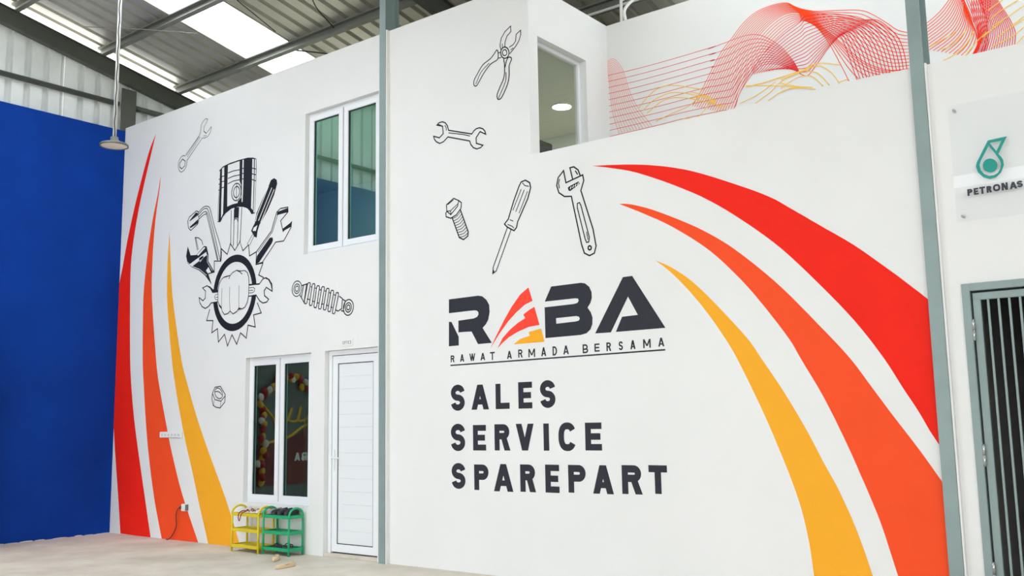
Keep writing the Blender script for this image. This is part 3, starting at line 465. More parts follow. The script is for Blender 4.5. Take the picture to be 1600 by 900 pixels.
  ('s','ink',5,0.012,0,[(2.756,3.374),(2.822,3.35),(2.876,3.312)],[]),
  ('s','ink',5,0.012,0,[(2.485,3.313),(2.546,3.315),(2.626,3.323)],[]),
  ('f','ink',5,0,1,[(2.819,2.903),(2.852,2.882),(2.891,2.874),(2.827,2.87),(2.794,2.863)],[]),
  ('f','ink',5,0,1,[(2.382,3.014),(2.411,2.975),(2.46,2.938),(2.461,2.909),(2.412,2.946)],[]),
 ],
 'shock_absorber': [
  ('s','ink',0,0.011,1,[(4.013,3.011),(4.008,2.992),(3.998,2.974),(3.985,2.959),(3.97,2.947),(3.951,2.939),(3.932,2.935),(3.913,2.937),(3.894,2.942),(3.877,2.952),(3.862,2.965),(3.851,2.982),(3.843,3.001),(3.84,3.021),(3.841,3.042),(3.846,3.062),(3.856,3.08),(3.869,3.095),(3.885,3.107),(3.904,3.115),(3.923,3.118),(3.942,3.117),(3.961,3.111),(3.978,3.101),(3.993,3.087),(4.004,3.071),(4.011,3.052),(4.014,3.032)],[]),
  ('s','ink',0,0.011,1,[(3.981,3.017),(3.978,3.005),(3.972,2.994),(3.964,2.985),(3.954,2.977),(3.943,2.973),(3.931,2.97),(3.918,2.971),(3.907,2.975),(3.896,2.981),(3.887,2.989),(3.88,2.999),(3.875,3.011),(3.873,3.023),(3.873,3.036),(3.877,3.048),(3.883,3.059),(3.891,3.069),(3.901,3.076),(3.912,3.081),(3.925,3.083),(3.937,3.082),(3.948,3.079),(3.959,3.072),(3.968,3.064),(3.975,3.054),(3.98,3.042),(3.982,3.03)],[]),
  ('s','ink',0,0.011,1,[(3.958,3.021),(3.956,3.014),(3.953,3.008),(3.948,3.003),(3.942,2.999),(3.936,2.996),(3.929,2.995),(3.922,2.995),(3.916,2.997),(3.91,3.001),(3.904,3.006),(3.9,3.011),(3.898,3.018),(3.897,3.025),(3.897,3.032),(3.899,3.039),(3.902,3.045),(3.907,3.05),(3.913,3.054),(3.919,3.057),(3.926,3.058),(3.933,3.058),(3.939,3.056),(3.945,3.052),(3.951,3.048),(3.955,3.042),(3.957,3.035),(3.958,3.028)],[]),
  ('s','ink',0,0.013,1,[(4.897,2.715),(4.892,2.696),(4.883,2.678),(4.871,2.663),(4.856,2.652),(4.839,2.644),(4.821,2.64),(4.802,2.641),(4.785,2.646),(4.769,2.655),(4.755,2.668),(4.744,2.684),(4.737,2.703),(4.735,2.722),(4.736,2.742),(4.741,2.761),(4.75,2.779),(4.763,2.794),(4.778,2.806),(4.795,2.813),(4.813,2.817),(4.832,2.816),(4.849,2.811),(4.865,2.801),(4.879,2.788),(4.889,2.772),(4.896,2.754),(4.899,2.735)],[]),
  ('s','ink',0,0.013,1,[(4.865,2.72),(4.862,2.709),(4.857,2.698),(4.849,2.689),(4.84,2.682),(4.83,2.678),(4.819,2.675),(4.808,2.676),(4.798,2.679),(4.788,2.685),(4.78,2.692),(4.774,2.702),(4.769,2.713),(4.768,2.725),(4.768,2.737),(4.772,2.748),(4.777,2.759),(4.785,2.768),(4.794,2.775),(4.804,2.779),(4.815,2.781),(4.826,2.781),(4.836,2.778),(4.846,2.772),(4.854,2.764),(4.86,2.755),(4.864,2.744),(4.866,2.732)],[]),
  ('s','ink',0,0.013,1,[(4.843,2.724),(4.841,2.718),(4.838,2.713),(4.834,2.708),(4.83,2.704),(4.824,2.702),(4.818,2.701),(4.812,2.701),(4.807,2.703),(4.802,2.706),(4.797,2.71),(4.794,2.715),(4.792,2.72),(4.791,2.727),(4.791,2.733),(4.793,2.739),(4.796,2.744),(4.8,2.749),(4.804,2.753),(4.81,2.755),(4.816,2.756),(4.822,2.756),(4.827,2.754),(4.832,2.751),(4.837,2.747),(4.84,2.742),(4.842,2.736),(4.843,2.73)],[]),
  ('s','ink',0,0.013,0,[(4.008,3.054),(4.118,3.067)],[]),
  ('s','ink',0,0.013,0,[(3.983,2.945),(4.074,2.834)],[]),
  ('s','ink',0,0.013,0,[(4.047,3.056),(4.011,2.918)],[]),
  ('s','ink',0,0.013,0,[(4.1,3.062),(4.061,2.861)],[]),
  ('s','ink',0,0.013,0,[(4.665,2.869),(4.718,2.836),(4.707,2.724),(4.65,2.701),(4.608,2.716)],[]),
  ('s','ink',0,0.013,0,[(4.718,2.83),(4.772,2.803)],[]),
  ('s','ink',0,0.013,0,[(4.696,2.703),(4.752,2.689)],[]),
  ('s','ink',0,0.013,0,[(4.764,2.798),(4.74,2.721)],[]),
  ('s','ink',1,0.012,1,[(4.169,3.054),(4.164,3.072),(4.135,3.078),(4.12,3.065),(4.063,2.857),(4.069,2.839),(4.098,2.833),(4.112,2.846)],[]),
  ('s','ink',0,0.012,0,[(4.175,3.023),(4.201,3.023)],[]),
  ('s','ink',0,0.012,0,[(4.11,2.889),(4.156,2.876)],[]),
  ('s','ink',1,0.012,1,[(4.249,3.035),(4.243,3.052),(4.214,3.058),(4.201,3.044),(4.154,2.827),(4.16,2.809),(4.19,2.804),(4.203,2.818)],[]),
  ('s','ink',0,0.012,0,[(4.254,3.004),(4.28,2.992)],[]),
  ('s','ink',0,0.012,0,[(4.202,2.86),(4.237,2.843)],[]),
  ('s','ink',1,0.012,1,[(4.328,3.004),(4.321,3.021),(4.293,3.027),(4.28,3.013),(4.235,2.794),(4.241,2.777),(4.27,2.772),(4.283,2.786)],[]),
  ('s','ink',0,0.012,0,[(4.332,2.973),(4.366,2.972)],[]),
  ('s','ink',0,0.012,0,[(4.283,2.827),(4.316,2.821)],[]),
  ('s','ink',1,0.012,1,[(4.413,2.983),(4.407,3.001),(4.379,3.007),(4.366,2.993),(4.314,2.773),(4.319,2.755),(4.348,2.75),(4.361,2.764)],[]),
  ('s','ink',0,0.012,0,[(4.418,2.953),(4.447,2.945)],[]),
  ('s','ink',0,0.012,0,[(4.36,2.805),(4.4,2.803)],[]),
  ('s','ink',1,0.012,1,[(4.494,2.956),(4.488,2.974),(4.46,2.979),(4.447,2.966),(4.398,2.755),(4.404,2.738),(4.432,2.732),(4.445,2.746)],[]),
  ('s','ink',0,0.012,0,[(4.498,2.926),(4.525,2.914)],[]),
  ('s','ink',0,0.012,0,[(4.444,2.788),(4.478,2.776)],[]),
  ('s','ink',1,0.012,1,[(4.571,2.926),(4.566,2.943),(4.538,2.949),(4.525,2.935),(4.476,2.728),(4.482,2.711),(4.51,2.705),(4.523,2.719)],[]),
  ('s','ink',0,0.012,0,[(4.576,2.896),(4.609,2.88)],[]),
  ('s','ink',0,0.012,0,[(4.522,2.76),(4.553,2.747)],[]),
  ('s','ink',1,0.012,1,[(4.654,2.891),(4.65,2.909),(4.622,2.915),(4.609,2.902),(4.552,2.699),(4.556,2.682),(4.584,2.676),(4.598,2.69)],[]),
 ],
 'hex_nut': [
  ('s','ink',0,0.012,1,[(2.362,1.925),(2.474,1.933),(2.581,1.825),(2.574,1.733),(2.481,1.663),(2.395,1.673),(2.334,1.699),(2.301,1.784),(2.313,1.851)],[]),
  ('s','ink',0,0.011,0,[(2.313,1.847),(2.369,1.769),(2.493,1.746),(2.582,1.812)],[]),
  ('s','ink',0,0.007,0,[(2.353,1.765),(2.342,1.694)],[]),
  ('s','ink',0,0.007,0,[(2.493,1.746),(2.485,1.665)],[]),
  ('s','ink',0,0.011,1,[(2.361,1.867),(2.362,1.878),(2.364,1.889),(2.371,1.898),(2.383,1.905),(2.398,1.911),(2.415,1.913),(2.432,1.911),(2.451,1.907),(2.468,1.9),(2.484,1.89),(2.498,1.877),(2.51,1.863),(2.518,1.847),(2.523,1.829),(2.523,1.814),(2.517,1.801),(2.507,1.791),(2.495,1.784),(2.481,1.78),(2.466,1.779),(2.45,1.78),(2.433,1.785),(2.414,1.792),(2.397,1.802),(2.384,1.814),(2.374,1.828),(2.366,1.841),(2.362,1.85),(2.36,1.859)],[]),
  ('s','ink',0,0.011,0,[(2.361,1.867),(2.38,1.869),(2.398,1.871),(2.417,1.87),(2.435,1.867),(2.453,1.862),(2.47,1.855),(2.484,1.846),(2.498,1.834),(2.511,1.823)],[]),
 ],
 'combination_wrench': [
  ('s','inkgrey',0,0.01,0,[(1.556,5.088),(1.866,5.305),(1.895,5.356),(1.898,5.439),(1.942,5.486),(2.002,5.511),(2.049,5.492),(2.02,5.451),(1.969,5.406),(1.964,5.346),(2.019,5.304),(2.093,5.343),(2.13,5.373),(2.134,5.344),(2.11,5.293),(2.059,5.253),(1.999,5.246),(1.93,5.255),(1.611,5.021)],[]),
  ('s','inkgrey',0,0.012,0,[(1.549,5.08),(1.53,5.087),(1.512,5.093),(1.493,5.096),(1.471,5.091),(1.449,5.082),(1.43,5.069),(1.414,5.052),(1.401,5.031),(1.393,5.01),(1.39,4.987),(1.392,4.964),(1.397,4.942),(1.405,4.922),(1.418,4.904),(1.432,4.889),(1.446,4.878),(1.462,4.872),(1.48,4.871),(1.504,4.875),(1.529,4.884),(1.551,4.896),(1.567,4.91),(1.579,4.927),(1.588,4.946),(1.592,4.968),(1.593,4.992),(1.595,5.01),(1.6,5.019),(1.605,5.023),(1.61,5.026)],[]),
  ('s','ink',0,0.012,1,[(1.487,5.049),(1.553,5.009),(1.548,4.944),(1.478,4.914),(1.429,4.946),(1.425,5.004)],[]),
  ('s','inkgrey',0,0.008,0,[(1.893,5.281),(1.598,5.055)],[]),
  ('s','inkgrey',0,0.008,0,[(1.862,5.289),(1.581,5.079)],[]),
  ('s','inkgrey',0,0.008,0,[(1.96,5.277),(2.028,5.275)],[]),
  ('s','ink',1,0.012,0,[(1.964,5.346),(2.019,5.304)],[]),
 ],
 'double_open_wrench': [
  ('s','ink',0,0.0132,1,[(6.167,4.551),(6.197,4.57),(6.245,4.571),(6.287,4.551),(6.317,4.512),(6.331,4.461),(6.648,4.357),(6.677,4.385),(6.712,4.401),(6.752,4.401),(6.796,4.381),(6.824,4.349),(6.834,4.315),(6.759,4.36),(6.705,4.306),(6.707,4.247),(6.793,4.21),(6.765,4.191),(6.714,4.187),(6.669,4.207),(6.635,4.247),(6.619,4.289),(6.322,4.391),(6.261,4.353),(6.207,4.343),(6.159,4.371),(6.132,4.402),(6.12,4.439),(6.202,4.406),(6.256,4.439),(6.248,4.522)],[]),
  ('s','ink',0,0.0096,0,[(6.331,4.433),(6.528,4.377),(6.625,4.34)],[]),
  ('s','ink',0,0.0096,0,[(6.281,4.527),(6.299,4.497),(6.301,4.465)],[]),
  ('f','ink',0,0,1,[(6.167,4.551),(6.191,4.559),(6.248,4.529),(6.248,4.513)],[]),
  ('f','ink',0,0,1,[(6.829,4.339),(6.837,4.312),(6.759,4.36),(6.818,4.334)],[]),
 ],
 'pliers': [
  ('s','ink',0,0.0096,0,[(7.05,5.139),(7.034,5.202),(7.053,5.276),(7.102,5.331),(7.174,5.369),(7.176,5.31),(7.125,5.276),(7.1,5.224),(7.096,5.167)],[]),
  ('s','ink',0,0.0096,0,[(7.151,5.152),(7.205,5.167),(7.234,5.198),(7.242,5.263),(7.298,5.291),(7.3,5.248),(7.275,5.187),(7.233,5.14),(7.156,5.083)],[]),
  ('s','ink',0,0.012,1,[(7.148,5.097),(7.146,5.084),(7.142,5.073),(7.136,5.063),(7.127,5.056),(7.117,5.051),(7.106,5.05),(7.094,5.051),(7.082,5.056),(7.071,5.063),(7.061,5.073),(7.053,5.084),(7.046,5.097),(7.043,5.111),(7.042,5.124),(7.043,5.137),(7.048,5.149),(7.054,5.158),(7.063,5.165),(7.073,5.17),(7.084,5.171),(7.096,5.169),(7.108,5.165),(7.119,5.157),(7.129,5.148),(7.137,5.136),(7.143,5.124),(7.147,5.11)],[]),
  ('s','ink',0,0.0108,1,[(7.121,5.104),(7.12,5.097),(7.118,5.091),(7.114,5.086),(7.11,5.082),(7.104,5.08),(7.098,5.079),(7.092,5.08),(7.086,5.082),(7.08,5.086),(7.074,5.091),(7.07,5.098),(7.067,5.104),(7.065,5.111),(7.064,5.118),(7.065,5.125),(7.067,5.131),(7.071,5.136),(7.075,5.14),(7.081,5.142),(7.087,5.143),(7.093,5.142),(7.1,5.14),(7.106,5.136),(7.111,5.131),(7.115,5.125),(7.118,5.118),(7.12,5.111)],[]),
  ('s','ink',0,0.0108,1,[(7.008,5.141),(7.004,5.153),(6.998,5.162),(6.991,5.165),(6.985,5.162),(6.978,5.153),(6.966,5.142),(6.95,5.127),(6.93,5.11),(6.905,5.094),(6.874,5.082),(6.839,5.071),(6.807,5.055),(6.779,5.03),(6.753,5.001),(6.731,4.975),(6.713,4.953),(6.697,4.934),(6.687,4.916),(6.682,4.898),(6.683,4.88),(6.686,4.867),(6.694,4.858),(6.705,4.852),(6.717,4.852),(6.726,4.856),(6.735,4.866),(6.748,4.882),(6.768,4.905),(6.792,4.935),(6.817,4.963),(6.845,4.99),(6.875,5.015),(6.904,5.035),(6.935,5.046),(6.966,5.052),(6.989,5.058),(7.001,5.065),(7.005,5.072),(7.007,5.082),(7.01,5.101),(7.01,5.122)],[]),
  ('s','ink',0,0.0084,0,[(6.892,5.053),(6.854,5.031),(6.815,5.009),(6.781,4.982),(6.755,4.948),(6.733,4.91),(6.711,4.871)],[]),
  ('s','ink',0,0.012,0,[(7.078,5.05),(7.082,5.026),(7.087,5.002),(7.089,4.974),(7.089,4.938),(7.087,4.898),(7.08,4.86),(7.067,4.83),(7.049,4.802),(7.031,4.776),(7.015,4.748),(6.999,4.722),(6.988,4.699),(6.986,4.68),(6.988,4.665),(6.993,4.654),(6.999,4.646),(7.007,4.642),(7.017,4.642),(7.027,4.643),(7.038,4.649),(7.053,4.665),(7.077,4.698),(7.104,4.741),(7.126,4.782),(7.137,4.815),(7.142,4.844),(7.146,4.873),(7.146,4.904),(7.145,4.933),(7.147,4.96),(7.157,4.983),(7.17,5.003),(7.178,5.019),(7.178,5.031),(7.173,5.038),(7.167,5.043),(7.158,5.048),(7.147,5.051),(7.138,5.049),(7.129,5.042),(7.121,5.031),(7.113,5.017),(7.106,4.998),(7.1,4.976),(7.094,4.954)],[]),
  ('s','ink',0,0.0096,0,[(7.105,4.903),(7.105,4.873),(7.106,4.844),(7.097,4.808),(7.073,4.762),(7.039,4.709),(7.005,4.656)],[]),
  ('s','ink',0,0.0096,0,[(7.014,5.129),(7.036,5.129)],[]),
  ('s','ink',0,0.0096,0,[(7.001,5.074),(7.049,5.072)],[]),
  ('s','ink',0,0.0084,0,[(7.064,5.214),(7.066,5.155)],[]),
  ('s','ink',0,0.0084,0,[(7.168,5.119),(7.204,5.133)],[]),
  ('s','ink',0,0.0096,0,[(7.12,5.049),(7.138,5.049)],[]),
 ],
 'hex_bolt': [
  ('s','ink',0,0.0112,1,[(6.294,3.672),(6.393,3.724),(6.461,3.691),(6.447,3.633),(6.352,3.558),(6.298,3.603)],[]),
  ('s','ink',0,0.0125,0,[(6.461,3.691),(6.499,3.662),(6.492,3.604),(6.43,3.546),(6.352,3.521),(6.289,3.545),(6.284,3.583),(6.298,3.603)],[]),
  ('s','ink',0,0.0088,0,[(6.31,3.669),(6.393,3.709)],[]),
  ('s','ink',0,0.0088,0,[(6.298,3.603),(6.349,3.6),(6.447,3.656)],[]),
  ('s','ink',0,0.01,0,[(6.349,3.6),(6.356,3.557)],[]),
  ('s','ink',0,0.0137,0,[(6.371,3.525),(6.465,3.304),(6.523,3.275),(6.58,3.304),(6.586,3.347),(6.484,3.59)],[]),
  ('s','ink',0,0.0075,0,[(6.375,3.513),(6.397,3.518),(6.419,3.523),(6.439,3.531),(6.457,3.544),(6.473,3.559),(6.488,3.575)],[]),
  ('s','ink',0,0.0075,0,[(6.387,3.487),(6.409,3.491),(6.431,3.496),(6.452,3.503),(6.469,3.515),(6.485,3.53),(6.5,3.545)],[]),
  ('s','ink',0,0.0075,0,[(6.399,3.461),(6.421,3.465),(6.443,3.469),(6.464,3.475),(6.481,3.487),(6.497,3.501),(6.513,3.516)],[]),
  ('s','ink',0,0.0075,0,[(6.411,3.435),(6.433,3.438),(6.455,3.442),(6.476,3.448),(6.493,3.459),(6.509,3.473),(6.525,3.486)],[]),
  ('s','ink',0,0.0075,0,[(6.422,3.409),(6.445,3.412),(6.467,3.415),(6.488,3.42),(6.505,3.43),(6.521,3.444),(6.537,3.457)],[]),
  ('s','ink',0,0.0075,0,[(6.434,3.384),(6.457,3.386),(6.479,3.388),(6.5,3.393),(6.517,3.402),(6.534,3.415),(6.55,3.427)],[]),
  ('s','ink',0,0.0075,0,[(6.446,3.358),(6.468,3.36),(6.491,3.361),(6.512,3.365),(6.529,3.374),(6.546,3.386),(6.562,3.398)],[]),
  ('s','ink',0,0.0075,0,[(6.458,3.332),(6.48,3.333),(6.503,3.334),(6.524,3.338),(6.542,3.346),(6.558,3.358),(6.574,3.369)],[]),
  ('s','ink',0,0.0075,0,[(6.469,3.307),(6.492,3.307),(6.515,3.308),(6.535,3.311),(6.553,3.318),(6.57,3.329),(6.586,3.34)],[]),
 ],
 'screwdriver': [
  ('s','ink',0,0.0137,1,[(7.243,3.71),(7.27,3.748),(7.323,3.757),(7.374,3.723),(7.384,3.672),(7.344,3.566),(7.218,3.36),(7.202,3.305),(7.172,3.279),(7.129,3.302),(7.085,3.329),(7.055,3.361),(7.104,3.404),(7.17,3.565)],[]),
  ('s','ink',0,0.01,0,[(7.09,3.321),(6.904,2.947),(6.897,2.884),(6.942,2.907),(7.137,3.298)],[]),
  ('s','ink',0,0.0088,0,[(7.269,3.677),(7.162,3.481)],[]),
  ('s','ink',0,0.0088,0,[(7.306,3.664),(7.197,3.462)],[]),
  ('s','ink',0,0.0088,0,[(7.346,3.643),(7.237,3.442)],[]),
  ('s','ink',0,0.0088,0,[(7.284,3.738),(7.313,3.705),(7.364,3.689)],[]),
  ('s','ink',0,0.0088,0,[(7.122,3.395),(7.165,3.374)],[]),
  ('s','ink',0,0.0088,0,[(7.094,3.352),(7.147,3.327),(7.173,3.303)],[]),
  ('f','ink',0,0,1,[(6.897,2.884),(6.91,2.925),(6.921,2.895)],[]),
 ],
 'adjustable_wrench': [
  ('s','ink',0,0.0137,1,[(7.774,3.772),(7.71,3.715),(7.691,3.642),(7.714,3.569),(7.778,3.522),(7.855,3.512),(7.955,3.041),(7.983,2.958),(8.037,2.928),(8.091,2.945),(8.112,3.008),(8.084,3.17),(7.963,3.549),(7.998,3.638),(7.988,3.694),(7.798,3.651)],[]),
  ('s','ink',0,0.0137,0,[(7.876,3.666),(7.847,3.787),(7.891,3.788),(7.938,3.75),(7.96,3.692)],[]),
  ('s','ink',0,0.0112,1,[(7.92,3.434),(7.944,3.438),(7.959,3.408),(8.042,3.096),(8.033,3.055),(8.01,3.054),(7.995,3.089),(7.918,3.394)],[]),
  ('s','ink',0,0.015,1,[(8.059,2.997),(8.059,2.993),(8.057,2.99),(8.055,2.986),(8.052,2.984),(8.049,2.982),(8.045,2.981),(8.042,2.981),(8.038,2.982),(8.034,2.984),(8.031,2.986),(8.028,2.99),(8.027,2.994),(8.025,2.998),(8.025,3.002),(8.026,3.006),(8.027,3.01),(8.029,3.013),(8.032,3.015),(8.035,3.017),(8.039,3.018),(8.043,3.018),(8.047,3.017),(8.05,3.015),(8.053,3.013),(8.056,3.009),(8.058,3.006),(8.059,3.002)],[]),
  ('f','ink',0,0,1,[(7.817,3.6),(7.837,3.611),(7.939,3.64),(7.953,3.616),(7.844,3.563),(7.825,3.572)],[]),
  ('s','paint',1,0.01,0,[(7.844,3.582),(7.858,3.604)],[]),
  ('s','paint',1,0.01,0,[(7.872,3.59),(7.885,3.612)],[]),
  ('s','paint',1,0.01,0,[(7.899,3.598),(7.913,3.62)],[]),
  ('s','paint',1,0.01,0,[(7.927,3.605),(7.94,3.627)],[]),
  ('s','ink',0,0.01,0,[(7.726,3.701),(7.713,3.659),(7.722,3.609)],[]),
  ('s','ink',0,0.0125,0,[(7.906,3.749),(7.933,3.706)],[]),
  ('s','ink',0,0.0088,0,[(8.013,3.153),(8.026,3.078)],[]),
 ],
 'sign_emblem': [
  ('f','teal',0,0,1,[(11.408,3.337),(11.53,3.343),(11.467,3.228),(11.483,3.205),(11.494,3.179),(11.495,3.144),(11.474,3.096),(11.441,3.067),(11.399,3.061),(11.359,3.081),(11.328,3.122),(11.318,3.164),(11.325,3.193)],[[(11.41,3.298),(11.444,3.241),(11.471,3.186),(11.478,3.159),(11.471,3.125),(11.454,3.096),(11.427,3.084),(11.396,3.085),(11.366,3.103),(11.347,3.136),(11.342,3.172),(11.352,3.2)],[(11.419,3.317),(11.494,3.319),(11.456,3.252)]]),
  ('f','teal',0,0,1,[(11.455,3.148),(11.453,3.138),(11.449,3.128),(11.443,3.12),(11.435,3.113),(11.426,3.109),(11.416,3.107),(11.405,3.108),(11.395,3.111),(11.386,3.116),(11.377,3.124),(11.37,3.133),(11.366,3.143),(11.363,3.154),(11.363,3.165),(11.365,3.176),(11.369,3.186),(11.375,3.194),(11.383,3.201),(11.392,3.205),(11.402,3.207),(11.413,3.206),(11.423,3.203),(11.433,3.197),(11.441,3.19),(11.447,3.181),(11.452,3.171),(11.455,3.16)],[]),
 ],
 'wave_coral_arch': [
  ('w','coral',0,0.004,[11],[[(7.386,5.383),(7.449,5.393),(7.507,5.359),(7.556,5.288),(7.596,5.2),(7.659,4.978),(7.718,4.836),(7.791,4.712),(7.922,4.524)],[(7.381,5.229),(7.389,5.211),(7.397,5.189),(7.404,5.142),(7.411,5.075),(7.424,4.902),(7.435,4.796),(7.46,4.687),(7.512,4.524)]]),
 ],
 'wave_pink_lines': [
  ('w','pink',1,0.0055,[10],[[(7.383,5.215),(7.747,5.201),(8.109,5.2),(8.431,5.205),(8.705,5.213),(8.604,5.202),(8.833,5.224),(8.986,5.237),(9.109,5.224),(9.226,5.165),(9.377,5.026),(9.495,4.846),(9.551,4.716)],[(7.38,4.516),(7.719,4.518),(8.025,4.521),(8.294,4.528),(8.527,4.523),(8.726,4.519),(8.858,4.513),(8.92,4.643),(9.016,4.767),(9.157,4.879),(9.302,4.869),(9.441,4.795),(9.551,4.716)]]),
 ],
 'wave_orange_crest': [
  ('w','wave_orange',2,0.0058,[11, 6],[[(8.402,4.638),(8.526,4.802),(8.635,4.968),(8.758,5.141),(8.861,5.237),(8.993,5.364),(9.134,5.445),(9.297,5.472),(9.454,5.456),(9.539,5.394),(9.611,5.346),(9.743,5.286),(9.916,5.242),(10.142,5.181),(10.254,5.112),(10.389,4.982),(10.477,4.891),(10.593,4.832)],[(8.67,4.525),(8.761,4.653),(8.852,4.793),(8.957,4.955),(9.046,5.067),(9.175,5.206),(9.314,5.301),(9.447,5.342),(9.575,5.318),(9.596,5.285),(9.637,5.263),(9.737,5.186),(9.843,5.06),(9.993,4.872),(10.13,4.702),(10.267,4.595),(10.405,4.531),(10.57,4.51)],[(8.858,4.511),(8.92,4.643),(8.995,4.759),(9.075,4.859),(9.19,4.989),(9.302,5.092),(9.424,5.171),(9.517,5.211),(9.569,5.229),(9.604,5.229),(9.655,5.204),(9.734,5.133),(9.8,5.029),(9.837,4.961),(9.89,4.836),(9.95,4.685),(9.98,4.604),(10.01,4.523)]]),
 ],
 'wave_crimson_mesh': [
  ('w','crimson',3,0.0065,[15],[[(9.039,4.815),(9.09,4.882),(9.19,4.989),(9.287,5.063),(9.423,5.145),(9.582,5.219),(9.627,5.26),(9.741,5.249),(9.914,5.208),(10.051,5.15),(10.165,5.081),(10.298,5.04),(10.387,4.952),(10.464,4.839),(10.502,4.728),(10.521,4.602),(10.526,4.516)],[(9.416,4.814),(9.478,4.772),(9.515,4.744),(9.545,4.717),(9.563,4.7),(9.597,4.679),(9.644,4.681),(9.722,4.763),(9.832,4.883),(9.896,4.94),(9.944,4.974),(9.964,4.969),(9.985,4.906),(10.009,4.826),(10.033,4.726),(10.056,4.627),(10.083,4.52)]]),
 ],
 'wave_orange_curl': [
  ('w','wave_orange',2,0.0065,[9, 9],[[(10.719,4.889),(10.788,4.928),(10.857,4.981),(10.921,5.05),(10.956,5.097),(10.979,5.141)],[(10.727,4.639),(10.862,4.705),(10.951,4.767),(11.009,4.865),(11.036,4.972),(11.036,5.058)],[(11.013,4.508),(11.068,4.564),(11.109,4.652),(11.105,4.724),(11.068,4.891),(11.028,5.032)]]),
 ],
 'wave_red_fold': [
  ('w','crimson',3,0.005,[8],[[(11.016,5.036),(11.056,4.902),(11.101,4.754),(11.118,4.657),(11.117,4.594),(11.095,4.515)],[(11.175,4.988),(11.19,4.863),(11.206,4.753),(11.205,4.661),(11.198,4.572),(11.174,4.501)]]),
 ],
 'wave_red_fold_back': [
  ('w','wave_red',4,0.005,[8],[[(11.102,5.01),(11.095,4.912),(11.109,4.78),(11.124,4.691),(11.117,4.594),(11.07,4.507)],[(11.248,4.967),(11.232,4.851),(11.206,4.753),(11.174,4.656),(11.137,4.581),(11.101,4.506)]]),
 ],
 'wave_magenta_fold': [
  ('w','pink',2,0.0065,[13],[[(11.151,4.995),(11.189,4.849),(11.205,4.732),(11.192,4.644),(11.168,4.58),(11.138,4.504)],[(11.3,4.937),(11.341,4.834),(11.381,4.738),(11.409,4.64),(11.41,4.585),(11.398,4.509)]]),
 ],
 'wave_yellow_lines': [
  ('s','wave_yellow',5,0.008,0,[(7.771,4.76),(7.804,4.789),(7.836,4.819),(7.869,4.847),(7.902,4.87),(7.936,4.89),(7.97,4.906),(8.006,4.919),(8.043,4.926),(8.082,4.928),(8.123,4.926),(8.164,4.919),(8.205,4.91),(8.244,4.899),(8.282,4.884),(8.321,4.868),(8.361,4.851),(8.405,4.835),(8.45,4.818),(8.495,4.801),(8.54,4.785)],[]),
  ('s','wave_yellow',5.01,0.008,0,[(7.812,4.713),(7.844,4.736),(7.875,4.759),(7.907,4.781),(7.941,4.798),(7.978,4.811),(8.018,4.821),(8.058,4.828),(8.093,4.833),(8.122,4.837),(8.147,4.838),(8.172,4.837),(8.201,4.833),(8.236,4.825),(8.275,4.814),(8.316,4.8),(8.358,4.784),(8.403,4.766),(8.45,4.744),(8.495,4.722),(8.536,4.701),(8.571,4.681),(8.601,4.662),(8.63,4.643),(8.66,4.624)],[]),
  ('s','wave_yellow',5.02,0.008,0,[(7.866,4.676),(7.909,4.7),(7.951,4.725),(7.994,4.748),(8.036,4.765),(8.076,4.774),(8.116,4.779),(8.156,4.779),(8.198,4.775),(8.243,4.767),(8.289,4.755),(8.336,4.74),(8.382,4.724),(8.428,4.705),(8.475,4.685),(8.52,4.665),(8.559,4.647),(8.592,4.633),(8.619,4.621),(8.645,4.609),(8.671,4.598)],[]),
  ('s','wave_yellow',5.03,0.008,0,[(7.972,4.566),(8.029,4.58),(8.086,4.594),(8.141,4.607),(8.191,4.618),(8.235,4.625),(8.274,4.63),(8.311,4.635),(8.352,4.644),(8.398,4.665),(8.447,4.693),(8.495,4.716),(8.537,4.725),(8.572,4.712),(8.603,4.686),(8.631,4.654),(8.66,4.624)],[]),
  ('s','wave_yellow',5.04,0.008,0,[(8.294,4.528),(8.337,4.521),(8.38,4.51),(8.422,4.505),(8.463,4.511),(8.503,4.535),(8.543,4.572),(8.579,4.609),(8.61,4.636),(8.631,4.646),(8.647,4.648),(8.659,4.646),(8.673,4.645)],[]),
  ('s','wave_yellow',5.05,0.008,0,[(8.394,4.792),(8.423,4.779),(8.452,4.767),(8.48,4.754),(8.508,4.738),(8.536,4.718),(8.564,4.694),(8.592,4.67),(8.619,4.644),(8.646,4.619),(8.673,4.593),(8.7,4.566),(8.727,4.539)],[]),
  ('s','wave_yellow',5.06,0.008,0,[(8.391,4.723),(8.428,4.723),(8.464,4.724),(8.5,4.722),(8.536,4.711),(8.571,4.687),(8.605,4.653),(8.639,4.619),(8.673,4.592),(8.708,4.575),(8.742,4.565),(8.777,4.557),(8.811,4.548)],[]),
  ('s','wave_yellow',5.07,0.011,0,[(8.999,4.705),(9.043,4.704),(9.086,4.703),(9.129,4.702),(9.174,4.703),(9.219,4.706),(9.265,4.709),(9.312,4.714),(9.359,4.717),(9.411,4.721),(9.467,4.725),(9.517,4.727),(9.552,4.729),(9.566,4.726),(9.565,4.722),(9.56,4.718),(9.562,4.718),(9.575,4.722),(9.592,4.729),(9.61,4.737),(9.627,4.744),(9.641,4.75),(9.654,4.754),(9.667,4.758),(9.68,4.763)],[]),
  ('s','wave_yellow',5.08,0.008,0,[(8.999,4.718),(9.057,4.704),(9.115,4.691),(9.171,4.678),(9.225,4.665),(9.275,4.652),(9.323,4.639),(9.37,4.627),(9.417,4.613),(9.465,4.598),(9.512,4.582),(9.558,4.566),(9.604,4.55)],[]),
